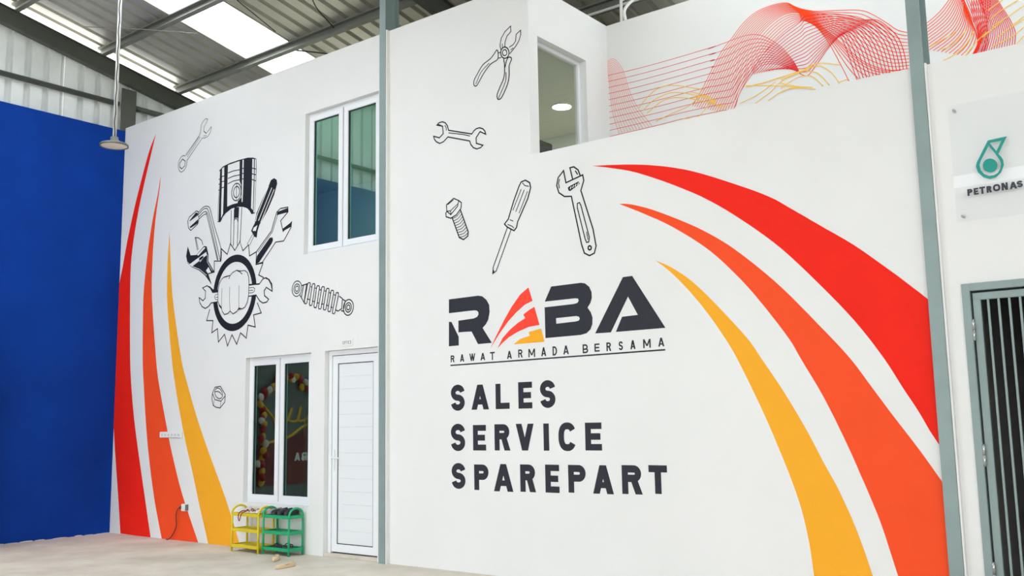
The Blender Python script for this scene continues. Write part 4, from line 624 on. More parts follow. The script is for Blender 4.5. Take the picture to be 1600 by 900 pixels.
  ('s','wave_yellow',5.09,0.008,0,[(9.216,4.51),(9.25,4.526),(9.284,4.543),(9.317,4.559),(9.35,4.57),(9.383,4.577),(9.415,4.58),(9.448,4.58),(9.479,4.579),(9.511,4.574),(9.542,4.566),(9.573,4.558),(9.604,4.55)],[]),
  ('s','wave_yellow',5.1,0.008,0,[(9.083,4.514),(9.126,4.534),(9.169,4.554),(9.21,4.574),(9.247,4.594),(9.276,4.614),(9.299,4.635),(9.324,4.655),(9.356,4.673),(9.399,4.687),(9.449,4.699),(9.501,4.71),(9.552,4.722)],[]),
  ('s','wave_yellow',5.11,0.008,0,[(8.922,4.55),(8.97,4.561),(9.019,4.572),(9.067,4.584),(9.114,4.598),(9.162,4.617),(9.21,4.639),(9.258,4.663),(9.305,4.685)],[]),
  ('s','wave_yellow',5.12,0.008,0,[(9.357,4.692),(9.385,4.696),(9.412,4.7),(9.44,4.704),(9.466,4.709),(9.492,4.715),(9.517,4.723),(9.541,4.73),(9.563,4.733),(9.582,4.731),(9.599,4.726),(9.616,4.718),(9.635,4.71),(9.656,4.703),(9.678,4.696),(9.702,4.685),(9.726,4.667),(9.751,4.638),(9.777,4.602),(9.803,4.563),(9.829,4.526)],[]),
  ('s','wave_yellow',5.13,0.008,0,[(9.352,4.606),(9.38,4.619),(9.408,4.633),(9.435,4.645),(9.463,4.656),(9.49,4.664),(9.517,4.672),(9.544,4.677),(9.57,4.678),(9.596,4.676),(9.622,4.672),(9.648,4.663),(9.673,4.648),(9.697,4.624),(9.721,4.594),(9.745,4.561),(9.769,4.53)],[]),
  ('s','wave_yellow',5.14,0.008,0,[(9.53,4.715),(9.569,4.728),(9.608,4.742),(9.646,4.755),(9.68,4.763),(9.709,4.766),(9.733,4.765),(9.757,4.761),(9.783,4.755),(9.813,4.746),(9.847,4.734),(9.878,4.722),(9.902,4.713),(9.917,4.707),(9.927,4.703),(9.933,4.7),(9.941,4.697)],[]),
  ('s','wave_yellow',5.15,0.008,0,[(9.573,4.725),(9.609,4.732),(9.645,4.739),(9.679,4.744),(9.71,4.745),(9.736,4.739),(9.759,4.73),(9.78,4.717),(9.8,4.701),(9.82,4.681),(9.84,4.658),(9.859,4.633),(9.875,4.609),(9.889,4.587),(9.899,4.565),(9.909,4.542),(9.92,4.52)],[]),
  ('s','wave_yellow',5.16,0.008,0,[(9.35,4.564),(9.374,4.57),(9.399,4.576),(9.424,4.581),(9.448,4.584),(9.47,4.584),(9.492,4.582),(9.515,4.577),(9.543,4.57),(9.577,4.56),(9.616,4.546),(9.656,4.532),(9.696,4.518)],[]),
  ('s','wave_yellow',5.17,0.008,0,[(9.355,4.66),(9.395,4.642),(9.434,4.624),(9.473,4.606),(9.512,4.59),(9.551,4.577),(9.59,4.566),(9.628,4.555),(9.666,4.543)],[]),
  ('s','wave_yellow',5.18,0.008,0,[(9.921,4.536),(9.944,4.538),(9.966,4.54),(9.989,4.543),(10.011,4.545)],[]),
  ('s','wave_yellow',5.19,0.008,0,[(11.404,4.504),(11.421,4.52),(11.439,4.536),(11.456,4.552),(11.473,4.568)],[]),
  ('s','wave_yellow',5.2,0.008,0,[(11.412,4.598),(11.429,4.609),(11.446,4.62),(11.463,4.631),(11.479,4.642)],[]),
  ('s','wave_yellow',5.21,0.008,0,[(11.261,4.597),(11.284,4.612),(11.307,4.626),(11.33,4.641),(11.356,4.655),(11.386,4.669),(11.419,4.682),(11.452,4.696),(11.485,4.709)],[]),
  ('s','wave_yellow',5.22,0.008,0,[(11.24,4.715),(11.262,4.723),(11.283,4.731),(11.306,4.74),(11.334,4.752),(11.37,4.768),(11.411,4.787),(11.453,4.808),(11.495,4.827)],[]),
  ('s','wave_yellow',5.23,0.008,0,[(11.233,4.78),(11.251,4.792),(11.267,4.804),(11.286,4.816),(11.31,4.829),(11.342,4.843),(11.38,4.859),(11.42,4.874),(11.459,4.89)],[]),
  ('s','wave_yellow',5.24,0.008,0,[(11.388,4.681),(11.413,4.695),(11.438,4.708),(11.463,4.722),(11.487,4.736)],[]),
  ('s','wave_yellow',5.25,0.008,0,[(11.16,4.638),(11.191,4.658),(11.223,4.678),(11.252,4.697),(11.276,4.712),(11.294,4.723),(11.306,4.73),(11.316,4.736),(11.327,4.743)],[]),
  ('s','wave_yellow',5.26,0.008,0,[(11.226,4.537),(11.259,4.546),(11.292,4.556),(11.323,4.565),(11.35,4.573),(11.37,4.58),(11.384,4.587),(11.398,4.592),(11.412,4.598)],[]),
  ('s','wave_yellow',5.27,0.008,0,[(11.221,4.861),(11.237,4.871),(11.254,4.881),(11.27,4.891),(11.285,4.899),(11.3,4.906),(11.314,4.913),(11.328,4.918),(11.342,4.925)],[]),
  ('s','wave_yellow',5.28,0.008,0,[(10.736,4.666),(10.75,4.672),(10.764,4.678),(10.78,4.684),(10.796,4.69),(10.816,4.696),(10.838,4.703),(10.861,4.71),(10.883,4.717),(10.903,4.725),(10.923,4.733),(10.942,4.741),(10.962,4.749)],[]),
  ('s','wave_yellow',5.29,0.008,0,[(10.83,4.612),(10.85,4.618),(10.87,4.622),(10.89,4.628),(10.909,4.635),(10.926,4.643),(10.943,4.652),(10.959,4.662),(10.975,4.674),(10.992,4.689),(11.009,4.706),(11.027,4.724),(11.044,4.741)],[]),
  ('s','wave_yellow',5.3,0.008,0,[(10.829,4.512),(10.854,4.519),(10.879,4.526),(10.903,4.534),(10.927,4.544),(10.951,4.556),(10.975,4.57),(10.998,4.586),(11.021,4.605),(11.042,4.628),(11.063,4.655),(11.083,4.683),(11.104,4.71)],[]),
  ('s','wave_yellow',5.31,0.008,0,[(11.013,4.508),(11.028,4.525),(11.043,4.542),(11.059,4.56),(11.075,4.577),(11.093,4.594),(11.111,4.611),(11.13,4.627),(11.148,4.642),(11.165,4.653),(11.181,4.663),(11.197,4.671),(11.213,4.68)],[]),
 ],
}
LETTERS = [
 ('sub','R',6.3349,6.3866,2.0387,2.1087,0.014),
 ('sub','A',6.4597,6.5145,2.0383,2.1122,0.014),
 ('sub','W',6.5826,6.6595,2.0403,2.1136,0.014),
 ('sub','A',6.7263,6.7867,2.0392,2.1119,0.014),
 ('sub','T',6.8468,6.9082,2.0359,2.1137,0.014),
 ('sub','A',7.0588,7.1184,2.0364,2.1117,0.014),
 ('sub','R',7.1958,7.249,2.0406,2.1182,0.014),
 ('sub','M',7.3179,7.3964,2.0377,2.1173,0.014),
 ('sub','A',7.4674,7.5256,2.0399,2.1229,0.014),
 ('sub','D',7.5987,7.6492,2.0385,2.1236,0.014),
 ('sub','A',7.7195,7.7822,2.0425,2.1241,0.014),
 ('sub','B',7.9339,7.9932,2.0415,2.1219,0.014),
 ('sub','E',8.0618,8.1169,2.0477,2.1207,0.014),
 ('sub','R',8.189,8.2385,2.0459,2.1236,0.014),
 ('sub','S',8.317,8.3595,2.0466,2.1249,0.014),
 ('sub','A',8.4352,8.4874,2.0486,2.1274,0.014),
 ('sub','M',8.5646,8.6391,2.0506,2.1273,0.014),
 ('sub','A',8.7119,8.772,2.0549,2.1309,0.014),
 ('sales','S',6.3337,6.5158,1.5533,1.8126,0.062),
 ('sales','A',6.6033,6.8263,1.5594,1.8022,0.062),
 ('sales','L',6.9105,7.0812,1.5596,1.8022,0.062),
 ('sales','E',7.1878,7.3524,1.5582,1.8077,0.062),
 ('sales','S',7.4448,7.619,1.5584,1.8144,0.062),
 ('service','S',6.3294,6.5163,1.1569,1.4251,0.062),
 ('service','E',6.6186,6.7838,1.1645,1.4105,0.062),
 ('service','R',6.8901,7.082,1.1662,1.4148,0.062),
 ('service','V',7.1503,7.3618,1.1679,1.4161,0.062),
 ('service','I',7.4739,7.5369,1.1681,1.4162,0.062),
 ('service','C',7.643,7.8391,1.1655,1.423,0.062),
 ('service','E',7.936,8.1118,1.1726,1.4184,0.062),
 ('sparepart','S',6.3351,6.5151,0.7897,1.0404,0.062),
 ('sparepart','P',6.6282,6.8089,0.7858,1.0303,0.062),
 ('sparepart','A',6.8737,7.1098,0.7817,1.0386,0.062),
 ('sparepart','R',7.1932,7.3765,0.7869,1.0388,0.062),
 ('sparepart','E',7.4841,7.642,0.7892,1.0416,0.062),
 ('sparepart','P',7.7409,7.9301,0.7968,1.0431,0.062),
 ('sparepart','A',8.0044,8.2204,0.7968,1.0447,0.062),
 ('sparepart','R',8.3054,8.5093,0.8041,1.0493,0.062),
 ('sparepart','T',8.5721,8.7498,0.8151,1.0532,0.062),
 ('petronas','P',11.2485,11.2827,2.9644,3.0127,0.014),
 ('petronas','E',11.29,11.3208,2.9651,3.0132,0.014),
 ('petronas','T',11.3266,11.3644,2.9645,3.0153,0.014),
 ('petronas','R',11.3727,11.4061,2.9667,3.0138,0.014),
 ('petronas','O',11.4137,11.4605,2.9688,3.0186,0.014),
 ('petronas','N',11.4678,11.5077,2.968,3.0205,0.014),
 ('petronas','A',11.5173,11.5647,2.9679,3.0172,0.014),
 ('petronas','S',11.563,11.6002,2.9726,3.0189,0.014),
]

# ================================================================== WALL PAINTING
def tess(loops):
    V3 = [[Vector((p[0], p[1], 0)) for p in l] for l in loops]
    return [p for l in loops for p in l], [tuple(t) for t in tessellate_polygon(V3)]
def ribbon(pts, w, closed):
    P = [Vector((p[0], p[1])) for p in pts]
    Q = [P[0]]
    for p in P[1:]:
        if (p-Q[-1]).length > 1e-4: Q.append(p)
    if closed and (Q[0]-Q[-1]).length < 1e-4: Q.pop()
    P = Q; N = len(P); v = []; f = []
    if N < 2: return v, f
    for i in range(N):
        a = P[i-1] if (i or closed) else None; b = P[(i+1) % N] if (i < N-1 or closed) else None
        d1 = (P[i]-a).normalized() if a is not None else None; d2 = (b-P[i]).normalized() if b is not None else None
        if d1 is None: d1 = d2
        if d2 is None: d2 = d1
        n1 = Vector((-d1.y, d1.x)); n2 = Vector((-d2.y, d2.x)); m = n1+n2
        m = m.normalized() if m.length > 1e-5 else n1
        k = min(1/max(m.dot(n1), .35), 2.2)
        v += [P[i]+m*(w/2*k), P[i]-m*(w/2*k)]
    for i in range(N if closed else N-1):
        j = (i+1) % N; f.append((2*i, 2*i+1, 2*j+1, 2*j))
    return [(p.x, p.y) for p in v], f
PAINT0 = .0012; LAY = .0006
PLABEL = {
 'right_red_stripe': 'broad red swoosh, outermost on the right', 'right_orange_stripe': 'broad orange swoosh, middle of the right set', 'right_yellow_stripe': 'yellow swoosh nearest the lettering',
 'left_red_stripe': 'red swoosh by the blue wall', 'left_orange_stripe': 'orange swoosh, middle of the left set', 'left_yellow_stripe': 'yellow swoosh beside the shoe racks',
 'logo_flame_a': 'red and yellow flame-shaped letter A', 'sign_emblem': 'teal droplet emblem', 'wave_yellow_lines': 'thin yellow wave lines'}
def flip(f): return tuple(reversed(f))
def painting(name, items, yplane, parent, y_sign=-1):
    cols = []; b = MB(); nl = 0
    for it in items:
        if it[1] not in cols: cols.append(it[1])
        mi = cols.index(it[1]); off = PAINT0+LAY*max(0, it[2]+1)
        if it[0] == 'w':
            keys = [catmull([(p[0], p[1], 0) for p in k], 4) for k in it[5]]; m = 0
            for i in range(len(keys)-1):
                for k in range(it[4][i]+(1 if i == len(keys)-2 else 0)):
                    t = k/it[4][i]
                    v, f = ribbon([tuple((p*(1-t)+q*t)[:2]) for p, q in zip(keys[i], keys[i+1])], it[3], False)
                    b.add([(x, yplane-off-.00002*m, z) for x, z in v], f, mi); m += 1
            continue
        if it[0] == 'f': v, f = tess([it[5]]+list(it[6]))
        else:
            nl += 1; off += .00001*nl; v, f = ribbon(it[5], it[3], bool(it[4]))
        b.add([(x, yplane-off, z) for x, z in v], f, mi)
    # anchor the object at its own middle
    cx = sum(p[0] for p in b.v)/len(b.v); cz = sum(p[2] for p in b.v)/len(b.v)
    b.v = [(p[0]-cx, p[1], p[2]-cz) for p in b.v]
    me_o = b.build(name, cols, parent); me_o.location = (cx, 0, cz)
    lb = PLABEL.get(name)
    if lb: me_o['label'] = lb
    return me_o
def arc(cx, cy, rx, ry, a0, a1, n=14): return [(cx+rx*math.cos(R(a0+(a1-a0)*k/n)), cy+ry*math.sin(R(a0+(a1-a0)*k/n))) for k in range(n+1)]
def glyph(ch, w, h, t):
    """list of (points, faces) for one block letter in a w x h box"""
    a = t/2; out = []
    def st(p, closed=False): out.append(ribbon(p, t, closed))
    def poly(p): out.append((p, [tuple(range(len(p)))]))
    if ch == 'S':
        ry = (h-2*a)/4; rx = w/2-a
        st(arc(w/2, h-a-ry, rx, ry, 8, 270, 18)+arc(w/2, a+ry, rx, ry, 90, -172, 18)[1:])
    elif ch in 'CO':
        rx, ry = w/2-a, h/2-a
        def sup(k):
            c, s = math.cos(k), math.sin(k); e = .8
            return (w/2+rx*math.copysign(abs(c)**e, c), h/2+ry*math.copysign(abs(s)**e, s))
        if ch == 'O': st([sup(2*math.pi*k/36) for k in range(36)], True)
        else: st([sup(R(32+(296)*k/30)) for k in range(31)])
    elif ch == 'I': poly([(0,0),(w,0),(w,h),(0,h)])
    elif ch == 'L': poly([(0,0),(t,0),(t,h),(0,h)]); poly([(t,0),(w,0),(w,t*.95),(t,t*.95)])
    elif ch == 'T': poly([(0,h-t*.95),(w,h-t*.95),(w,h),(0,h)]); poly([(w/2-a,0),(w/2+a,0),(w/2+a,h-t*.95),(w/2-a,h-t*.95)])
    elif ch == 'E':
        poly([(0,0),(t,0),(t,h),(0,h)]); u = t*.92
        for z, ww in ((0, w), (h/2-u/2, w*.92), (h-u, w)): poly([(t,z),(ww,z),(ww,z+u),(t,z+u)])
    elif ch in 'AV':
        def q(p): return [(x, h-z) for x, z in p][::-1] if ch == 'V' else p
        tt = t*1.12
        poly(q([(0,0),(tt,0),(w/2+tt*.5,h),(w/2-tt*.5,h)])); poly(q([(w-tt,0),(w,0),(w/2+tt*.5,h),(w/2-tt*.5,h)]))
        if ch == 'A': z = h*.2; k0 = (w/2-tt/2)/h*z+tt*.6; poly([(k0,z),(w-k0,z),(w-k0,z+t*.85),(k0,z+t*.85)])
    elif ch in 'RPBD':
        poly([(0,0),(t,0),(t,h),(0,h)])
        def bowl(zb, zt, ww):
            ry = (zt-zb)/2-a; rx = min(ww*.45, ry if ch != 'D' else w*.6); x0 = ww-a-rx
            st([(t*.5, zt-a)]+arc(x0, (zt+zb)/2, rx, ry, 90, -90, 12)+[(t*.5, zb+a)])
        if ch == 'D': bowl(0, h, w)
        elif ch == 'B': bowl(0, h*.54, w); bowl(h*.54-t, h, w*.94)
        else:
            zb = h*.40 if ch == 'P' else h*.42; bowl(zb, h, w*(1 if ch == 'P' else .95))
            if ch == 'R': poly([(w-t*1.15,0),(w,0),(w*.56+t*.5,zb+t*.7),(w*.56-t*.6,zb+t*.7)])
    elif ch == 'N':
        poly([(0,0),(t,0),(t,h),(0,h)]); poly([(w-t,0),(w,0),(w,h),(w-t,h)]); poly([(0,h),(w-t*1.2,0),(w,0),(t*1.2,h)])
    elif ch == 'M':
        poly([(0,0),(t,0),(t,h),(0,h)]); poly([(w-t,0),(w,0),(w,h),(w-t,h)])
        for s in (0, 1):
            p = [(0,h),(t*1.1,h),(w/2+t*.5,h*.22),(w/2-t*.5,h*.22)]
            poly([(w-x, z) for x, z in p] if s else p)
    elif ch == 'W':
        q4 = w/4
        for i, (xa, xb) in enumerate(((0, q4), (q4*2-t/2, q4), (q4*2-t/2, q4*3-t), (w-t, q4*3-t))):
            poly([(xa,h),(xa+t,h),(xb+t,0),(xb,0)])
    elif ch == 'F':
        poly([(0,0),(t,0),(t,h),(0,h)])
        for z, ww in ((h*.48, w*.85), (h-t, w)): poly([(t,z),(ww,z),(ww,z+t),(t,z+t)])
    return out
def letter_mesh(b, ch, x0, x1, z0, z1, t, y, mi=0):
    for k, (v, f) in enumerate(glyph(ch, x1-x0, z1-z0, t)):
        b.add([(x0+p[0], y-.00015*k, z0+p[1]) for p in v], f, mi)

for n, items in DRAW.items():
    if n == 'sign_emblem': continue
    if n.startswith('wave'): painting(n, items, YR, wall_recess)
    else: painting('painted_'+n, items, 0., wall_back) if n not in PLABEL else painting(n, items, 0., wall_back)
sub = MB()
for g, ch, x0, x1, z0, z1, t in LETTERS:
    if g == 'sub': letter_mesh(sub, ch, x0, x1, z0, z1, t, -PAINT0)
    elif g != 'petronas':
        b = MB(); letter_mesh(b, ch, 0, x1-x0, 0, z1-z0, t, -PAINT0)
        o = b.build('painted_letter', 'dark', wall_back); o.location = (x0, 0, z0)
sub.build('painted_company_name', 'dark', wall_back, label='small dark spaced capitals under the logo')

# ================================================================== WINDOWS AND DOORS
def frame_ring(b, x0, x1, z0, z1, w, y0, y1, mi=0):
    b.box(x0, x1, y0, y1, z0, z0+w, mi).box(x0, x1, y0, y1, z1-w, z1, mi).box(x0, x0+w, y0, y1, z0+w, z1-w, mi).box(x1-w, x1, y0, y1, z0+w, z1-w, mi)
def window(name, x0, x1, z0, z1, label):
    root = empty(name, ((x0+x1)/2, .06, z0)); struct(root, label); ox, oz = (x0+x1)/2, z0
    b = MB(); frame_ring(b, x0-ox+.002, x1-ox-.002, .002, z1-z0-.002, .03, .0, .06); b.build('window_frame', 'upvc', root)
    mid = (x0+x1)/2-.01
    for xa, xb in ((x0+.026, mid-.008), (mid+.008, x1-.026)):
        b = MB(); frame_ring(b, xa-ox, xb-ox, .028, z1-z0-.028, .072, -.012, .045); s = b.build('sash', 'upvc', root, bevel=.004)
        b = MB(); frame_ring(b, xa-ox+.072, xb-ox-.072, .100, z1-z0-.100, .007, .0, .02); b.build('gasket', 'gasket', s)
        MB().box(xa-ox+.074, xb-ox-.074, .015, .021, .102, z1-z0-.102).build('pane', 'window_glass', s)
    MB().box(mid-.006-ox, mid+.006-ox, .02, .04, .03, z1-z0-.03).build('mullion', 'gasket', root)
    return root
window('window_1', 4.04, 5.29, 3.42, 5.135, 'white double casement window high on the wall')
window('window_2', 2.98, 4.195, .525, 2.26, 'white double casement window above the shoe racks')
# side window of the upper office
root = struct(empty('window_3', (XE-.10, .59, 3.72)), 'tall window in the return wall with a lit downlight behind it')
b = MB()
for (ya, yb, za, zb) in ((.151, 1.024, 3.722, 3.76), (.151, 1.024, 5.215, 5.254), (.151, .185, 3.76, 5.215), (.985, 1.024, 3.76, 5.215)):
    b.box(-.03, .02, ya-.59, yb-.59, za-3.72, zb-3.72)
b.build('window_frame', 'upvc', root)
MB().box(-.008, -.002, .185-.59, .985-.59, .04, 1.495).build('pane', 'clear_glass', root)

# office door
DX0, DX1, DH = 4.43, 5.285, 2.265
door = struct(empty('door_1', (DX0, .06, 0)), 'white panelled office door with a lever handle')
b = MB(); b.box(.002, .055, 0, .06, 0, DH-.002).box(DX1-DX0-.045, DX1-DX0-.002, 0, .06, 0, DH-.002).box(.055, DX1-DX0-.045, 0, .06, DH-.055, DH-.002); b.build('door_frame', 'upvc', door, bevel=.003)
MB().box(.055, DX1-DX0-.045, .035, .05, .03, DH-.055).build('rebate', 'gasket', door)
b = MB(); LX0, LX1, LZ0, LZ1 = .063, DX1-DX0-.052, .05, DH-.063
frame_ring(b, LX0, LX1, LZ0, LZ1, .085, .004, .033); leaf = b.build('door_leaf', 'upvc', door, bevel=.003)
px0, px1, pz0, pz1 = LX0+.085, LX1-.085, LZ0+.085, LZ1-.085
b = MB(); frame_ring(b, px0, px1, pz0, pz1, .008, .01, .03); b.build('panel_groove', 'gasket', leaf)
nb = 14; bh = (pz1-pz0-.016)/nb; bo = None
for k in range(nb):
    if bo is None: bo = o = MB().box(px0+.008, px1-.008, .014, .03, .0005, bh-.0005).build('panel_board', 'door_panel', leaf, bevel=.0012)
    else: o = bo.copy(); C.objects.link(o); o.parent = leaf
    o.location = (0, 0, pz0+.008+k*bh)
hd = MB().box(LX0+.028, LX0+.052, -.006, .004, .92, 1.16).build('handle_plate', 'upvc', leaf, bevel=.003)
MB().tube([(LX0+.04, 0, 1.07), (LX0+.04, -.045, 1.07), (LX0+.055, -.05, 1.07), (LX0+.16, -.05, 1.068)], .009, 8).build('lever', 'upvc', leaf, smooth=True)
MB().box(.0, DX1-DX0, -.055, .07, 0, .035).build('threshold', 'concrete', door, bevel=.004)

# barred gate
gate = struct(empty('door_2', (11.15, 0, 0)), 'grey-green steel gate of vertical bars')
GW, GH = 1.1, 2.35
b = MB(); b.box(.002, .055, -.02, .09, 0, GH-.002).box(GW-.055, GW-.002, -.02, .09, 0, GH-.002).box(.055, GW-.055, -.02, .09, GH-.055, GH-.002); b.build('gate_frame', 'steel_green', gate, bevel=.003)
b = MB(); frame_ring(b, .066, GW-.066, .03, GH-.07, .05, .0, .04); leaf = b.build('gate_leaf', 'steel_green', gate, bevel=.003)
bar = None; x = .116+.046
while x < GW-.14:
    if bar is None: bar = o = MB().box(-.0075, .0075, .006, .026, .08, GH-.12).build('gate_bar', 'steel_green', leaf, bevel=.002)
    else: o = bar.copy(); C.objects.link(o); o.parent = leaf
    o.location = (x, 0, 0); x += .0665
for z in (1.16, 2.02):
    h = MB(); h.tube([(.061, -.012, z-.075), (.061, -.012, z)], .012, 10).tube([(.061, -.012, z+.002), (.061, -.012, z+.075)], .012, 10).build('hinge', 'chrome', gate, smooth=True)
h = MB(); h.tube([(.061, -.012, .3), (.061, -.012, .37)], .012, 10).tube([(.061, -.012, .372), (.061, -.012, .45)], .012, 10).build('hinge', 'chrome', gate, smooth=True)

# ================================================================== THINGS ON THE WALL
# acrylic sign
SX, SZ = 11.165, 2.785
sign = tag(empty('acrylic_sign', (SX, -.035, SZ)), 'clear acrylic wall sign with teal droplet emblem above the barred gate', 'sign')
sp = MB().box(0, 1.05, -.003, .003, 0, .855).build('panel', 'acrylic', sign)
for px_, pz_ in ((.04, .04), (.04, .815), (1.01, .04), (1.01, .815)):
    MB().tube([(px_, .034, pz_), (px_, -.012, pz_)], .009, 12).build('standoff', 'chrome', sign, smooth=True)
em = painting('emblem', DRAW['sign_emblem'], -.039, None); em.parent = sp; em.location.x -= SX; em.location.z -= SZ; em.location.y += .035; em['label'] = 'teal droplet emblem'
b = MB()
for g, ch, x0, x1, z0, z1, t in LETTERS:
    if g == 'petronas': letter_mesh(b, ch, x0-SX, x1-SX, z0-SZ, z1-SZ, t*.95, -.0045)
b.build('lettering', 'sign_ink', sp, label='dark capitals on the acrylic sign')
# office name plate
pl = tag(empty('door_name_plate', (4.715, 0, 2.297)), 'small white plate reading OFFICE above the white door', 'sign')
MB().box(0, .185, -.008, 0, 0, .078).build('plate', 'pvc_white', pl, bevel=.002)
b = MB(); xx = .018
for ch, ww in (('O', .024), ('F', .017), ('F', .017), ('I', .005), ('C', .023), ('E', .018)):
    letter_mesh(b, ch, xx, xx+ww, .022, .058, .005, -.0088); xx += ww+.008
b.build('lettering', 'inkgrey', pl)
# power strip with six sockets
ps = tag(empty('power_strip', (1.19, 0, 1.30)), 'long white socket strip on the orange and yellow swooshes', 'power strip')
MB().box(0, .50, -.026, 0, 0, .075).build('body', 'pvc_white', ps, bevel=.005)
so = None
for k in range(6):
    if so is None:
        so = o = MB().tube([(0, -.0262, .034), (0, -.029, .034)], .015, 14).build('socket', 'socket_grey', ps)
    else: o = so.copy(); C.objects.link(o); o.parent = ps
    o.location = (.06+k*.076, 0, 0)
# outlet with plug and cord
ol = tag(empty('wall_outlet', (1.765, 0, .375)), 'small white wall outlet on the edge of the orange swoosh', 'outlet')
MB().box(0, .088, -.045, 0, 0, .088).build('box', 'pvc_white', ol, bevel=.004)
MB().box(.0885, .094, -.043, 0, .006, .082).build('dark_side', 'inkgrey', ol)  # darker grey strip on the right side of the box
cd = tag(empty('extension_cord', (1.76, -.03, .42)), 'dark power cord hanging from the wall outlet to the floor', 'cord')
MB().tube([(.003, 0, 0), (-.03, -.004, -.004), (-.05, -.006, -.008)], [.020, .018, .009], 10).build('plug', 'cable_dark', cd, smooth=True)
MB().tube(catmull([(-.05, -.006, -.008), (-.10, -.006, -.05), (-.115, -.006, -.13), (-.10, -.006, -.22), (-.135, -.006, -.30), (-.20, -.006, -.37), (-.27, -.006, -.412), (-.30, -.02, -.414)]), .006, 6).build('cable', 'cable_dark', cd, smooth=True)
# conduit on the recessed wall
cn = tag(empty('conduit', (7.59, 1.44, 5.6)), 'white plastic conduit forking above the set-back wall', 'conduit')
MB().tube([(-.02, .06, .195), (-.02, .06, .45), (-.10, .34, .62)], .018, 8).build('pipe', 'pvc_white', cn, smooth=True)
MB().tube(catmull([(.03, .06, .195), (.03, .06, .34), (.12, .2, .5), (.26, .46, .62)]), .018, 8).build('pipe', 'pvc_white', cn, smooth=True)
for p in ((-.10, .36, .63), (.26, .48, .63)):
    MB().lathe([(0, -.035), (.04, -.03), (.042, .02), (0, .035)], 14, p).build('junction_box', 'pvc_white', cn, smooth=True)
MB().tube([(-1.4, .56, .66), (-.10, .56, .66), (.26, .56, .66), (3.0, .56, .66)], .016, 8).build('run_pipe', 'pvc_white', cn, smooth=True)

# pendant lamp
lx, ly, lz = 2.19, -1.377, 4.80
lp = tag(empty('pendant_lamp', (lx, ly, lz)), 'round high-bay lamp hanging on a pale pole in front of the blue wall', 'lamp')
top = zr(6.85, ly)-lz-.02
MB().tube([(0, 0, .09), (0, 0, top)], .022, 12).build('pole', 'pvc_white', lp, smooth=True)
cb = [(.024+.006*math.sin(k*.8), -.016+.004*math.cos(k*.8), .10+(top-.1)*k/60) for k in range(61)]
MB().tube(cb, .006, 5).build('cable', 'cable_dark', lp, smooth=True)
hs = MB().lathe([(0, .10), (.045, .10), (.05, .045), (.075, .04), (.08, .025), (.15, .02), (.165, .005), (.165, -.012), (.15, -.012), (.15, -.004), (0, -.004)], 40).build('housing', 'lamp_rim', lp, smooth=True)
MB().lathe([(.149, -.006), (.12, -.014), (0, -.018)], 40).build('diffuser', 'lamp_glass', hs, smooth=True)
MB().tube([(-.03, 0, .1), (-.02, 0, .07), (0, 0, .055), (.05, .02, .05), (.09, .03, .03)], .008, 6).build('bracket', 'chrome', lp, smooth=True)

# ================================================================== SHOE RACKS AND SHOES
def rack(x0, x1, y0, y1, m, label, rz):
    root = tag(empty('shoe_rack', (x0, y0, 0), rz), label, 'shoe rack', 'plastic shoe racks under the window')
    Wd, Dp = x1-x0, y1-y0
    for z in (.055, .235, .410):
        b = MB(); b.box(.004, Wd-.004, .004, Dp-.004, z+.008, z+.016)
        frame = [(.0, Wd, .0, .012), (.0, Wd, Dp-.012, Dp), (.0, .012, .012, Dp-.012), (Wd-.012, Wd, .012, Dp-.012)]
        for a, c, d, e in frame: b.box(a, c, d, e, z-.006, z+.030)
        b.build('shelf', m, root, bevel=.003)
    for xx in (.006, Wd-.006):
        for yy in (.006, Dp-.006):
            MB().tube([(xx, yy, 0), (xx, yy, .43)], [.0135, .011], 10).build('leg', m, root, smooth=True)
        pts = [(xx, .006, .42)]+[(xx, Dp/2-(Dp/2-.006)*math.cos(math.pi*k/14), .43+.085*math.sin(math.pi*k/14)) for k in range(15)]+[(xx, Dp-.006, .42)]
        MB().tube(pts, .0125, 10).build('end_loop', m, root, smooth=True)
    return root
rack(3.13, 3.655, -.265, -.045, 'yellow_plastic', 'yellow three-tier plastic shoe rack beside the yellow swoosh', R(-2))
rack(3.685, 4.135, -.245, -.035, 'green_plastic', 'green three-tier plastic shoe rack next to the yellow one', R(1))

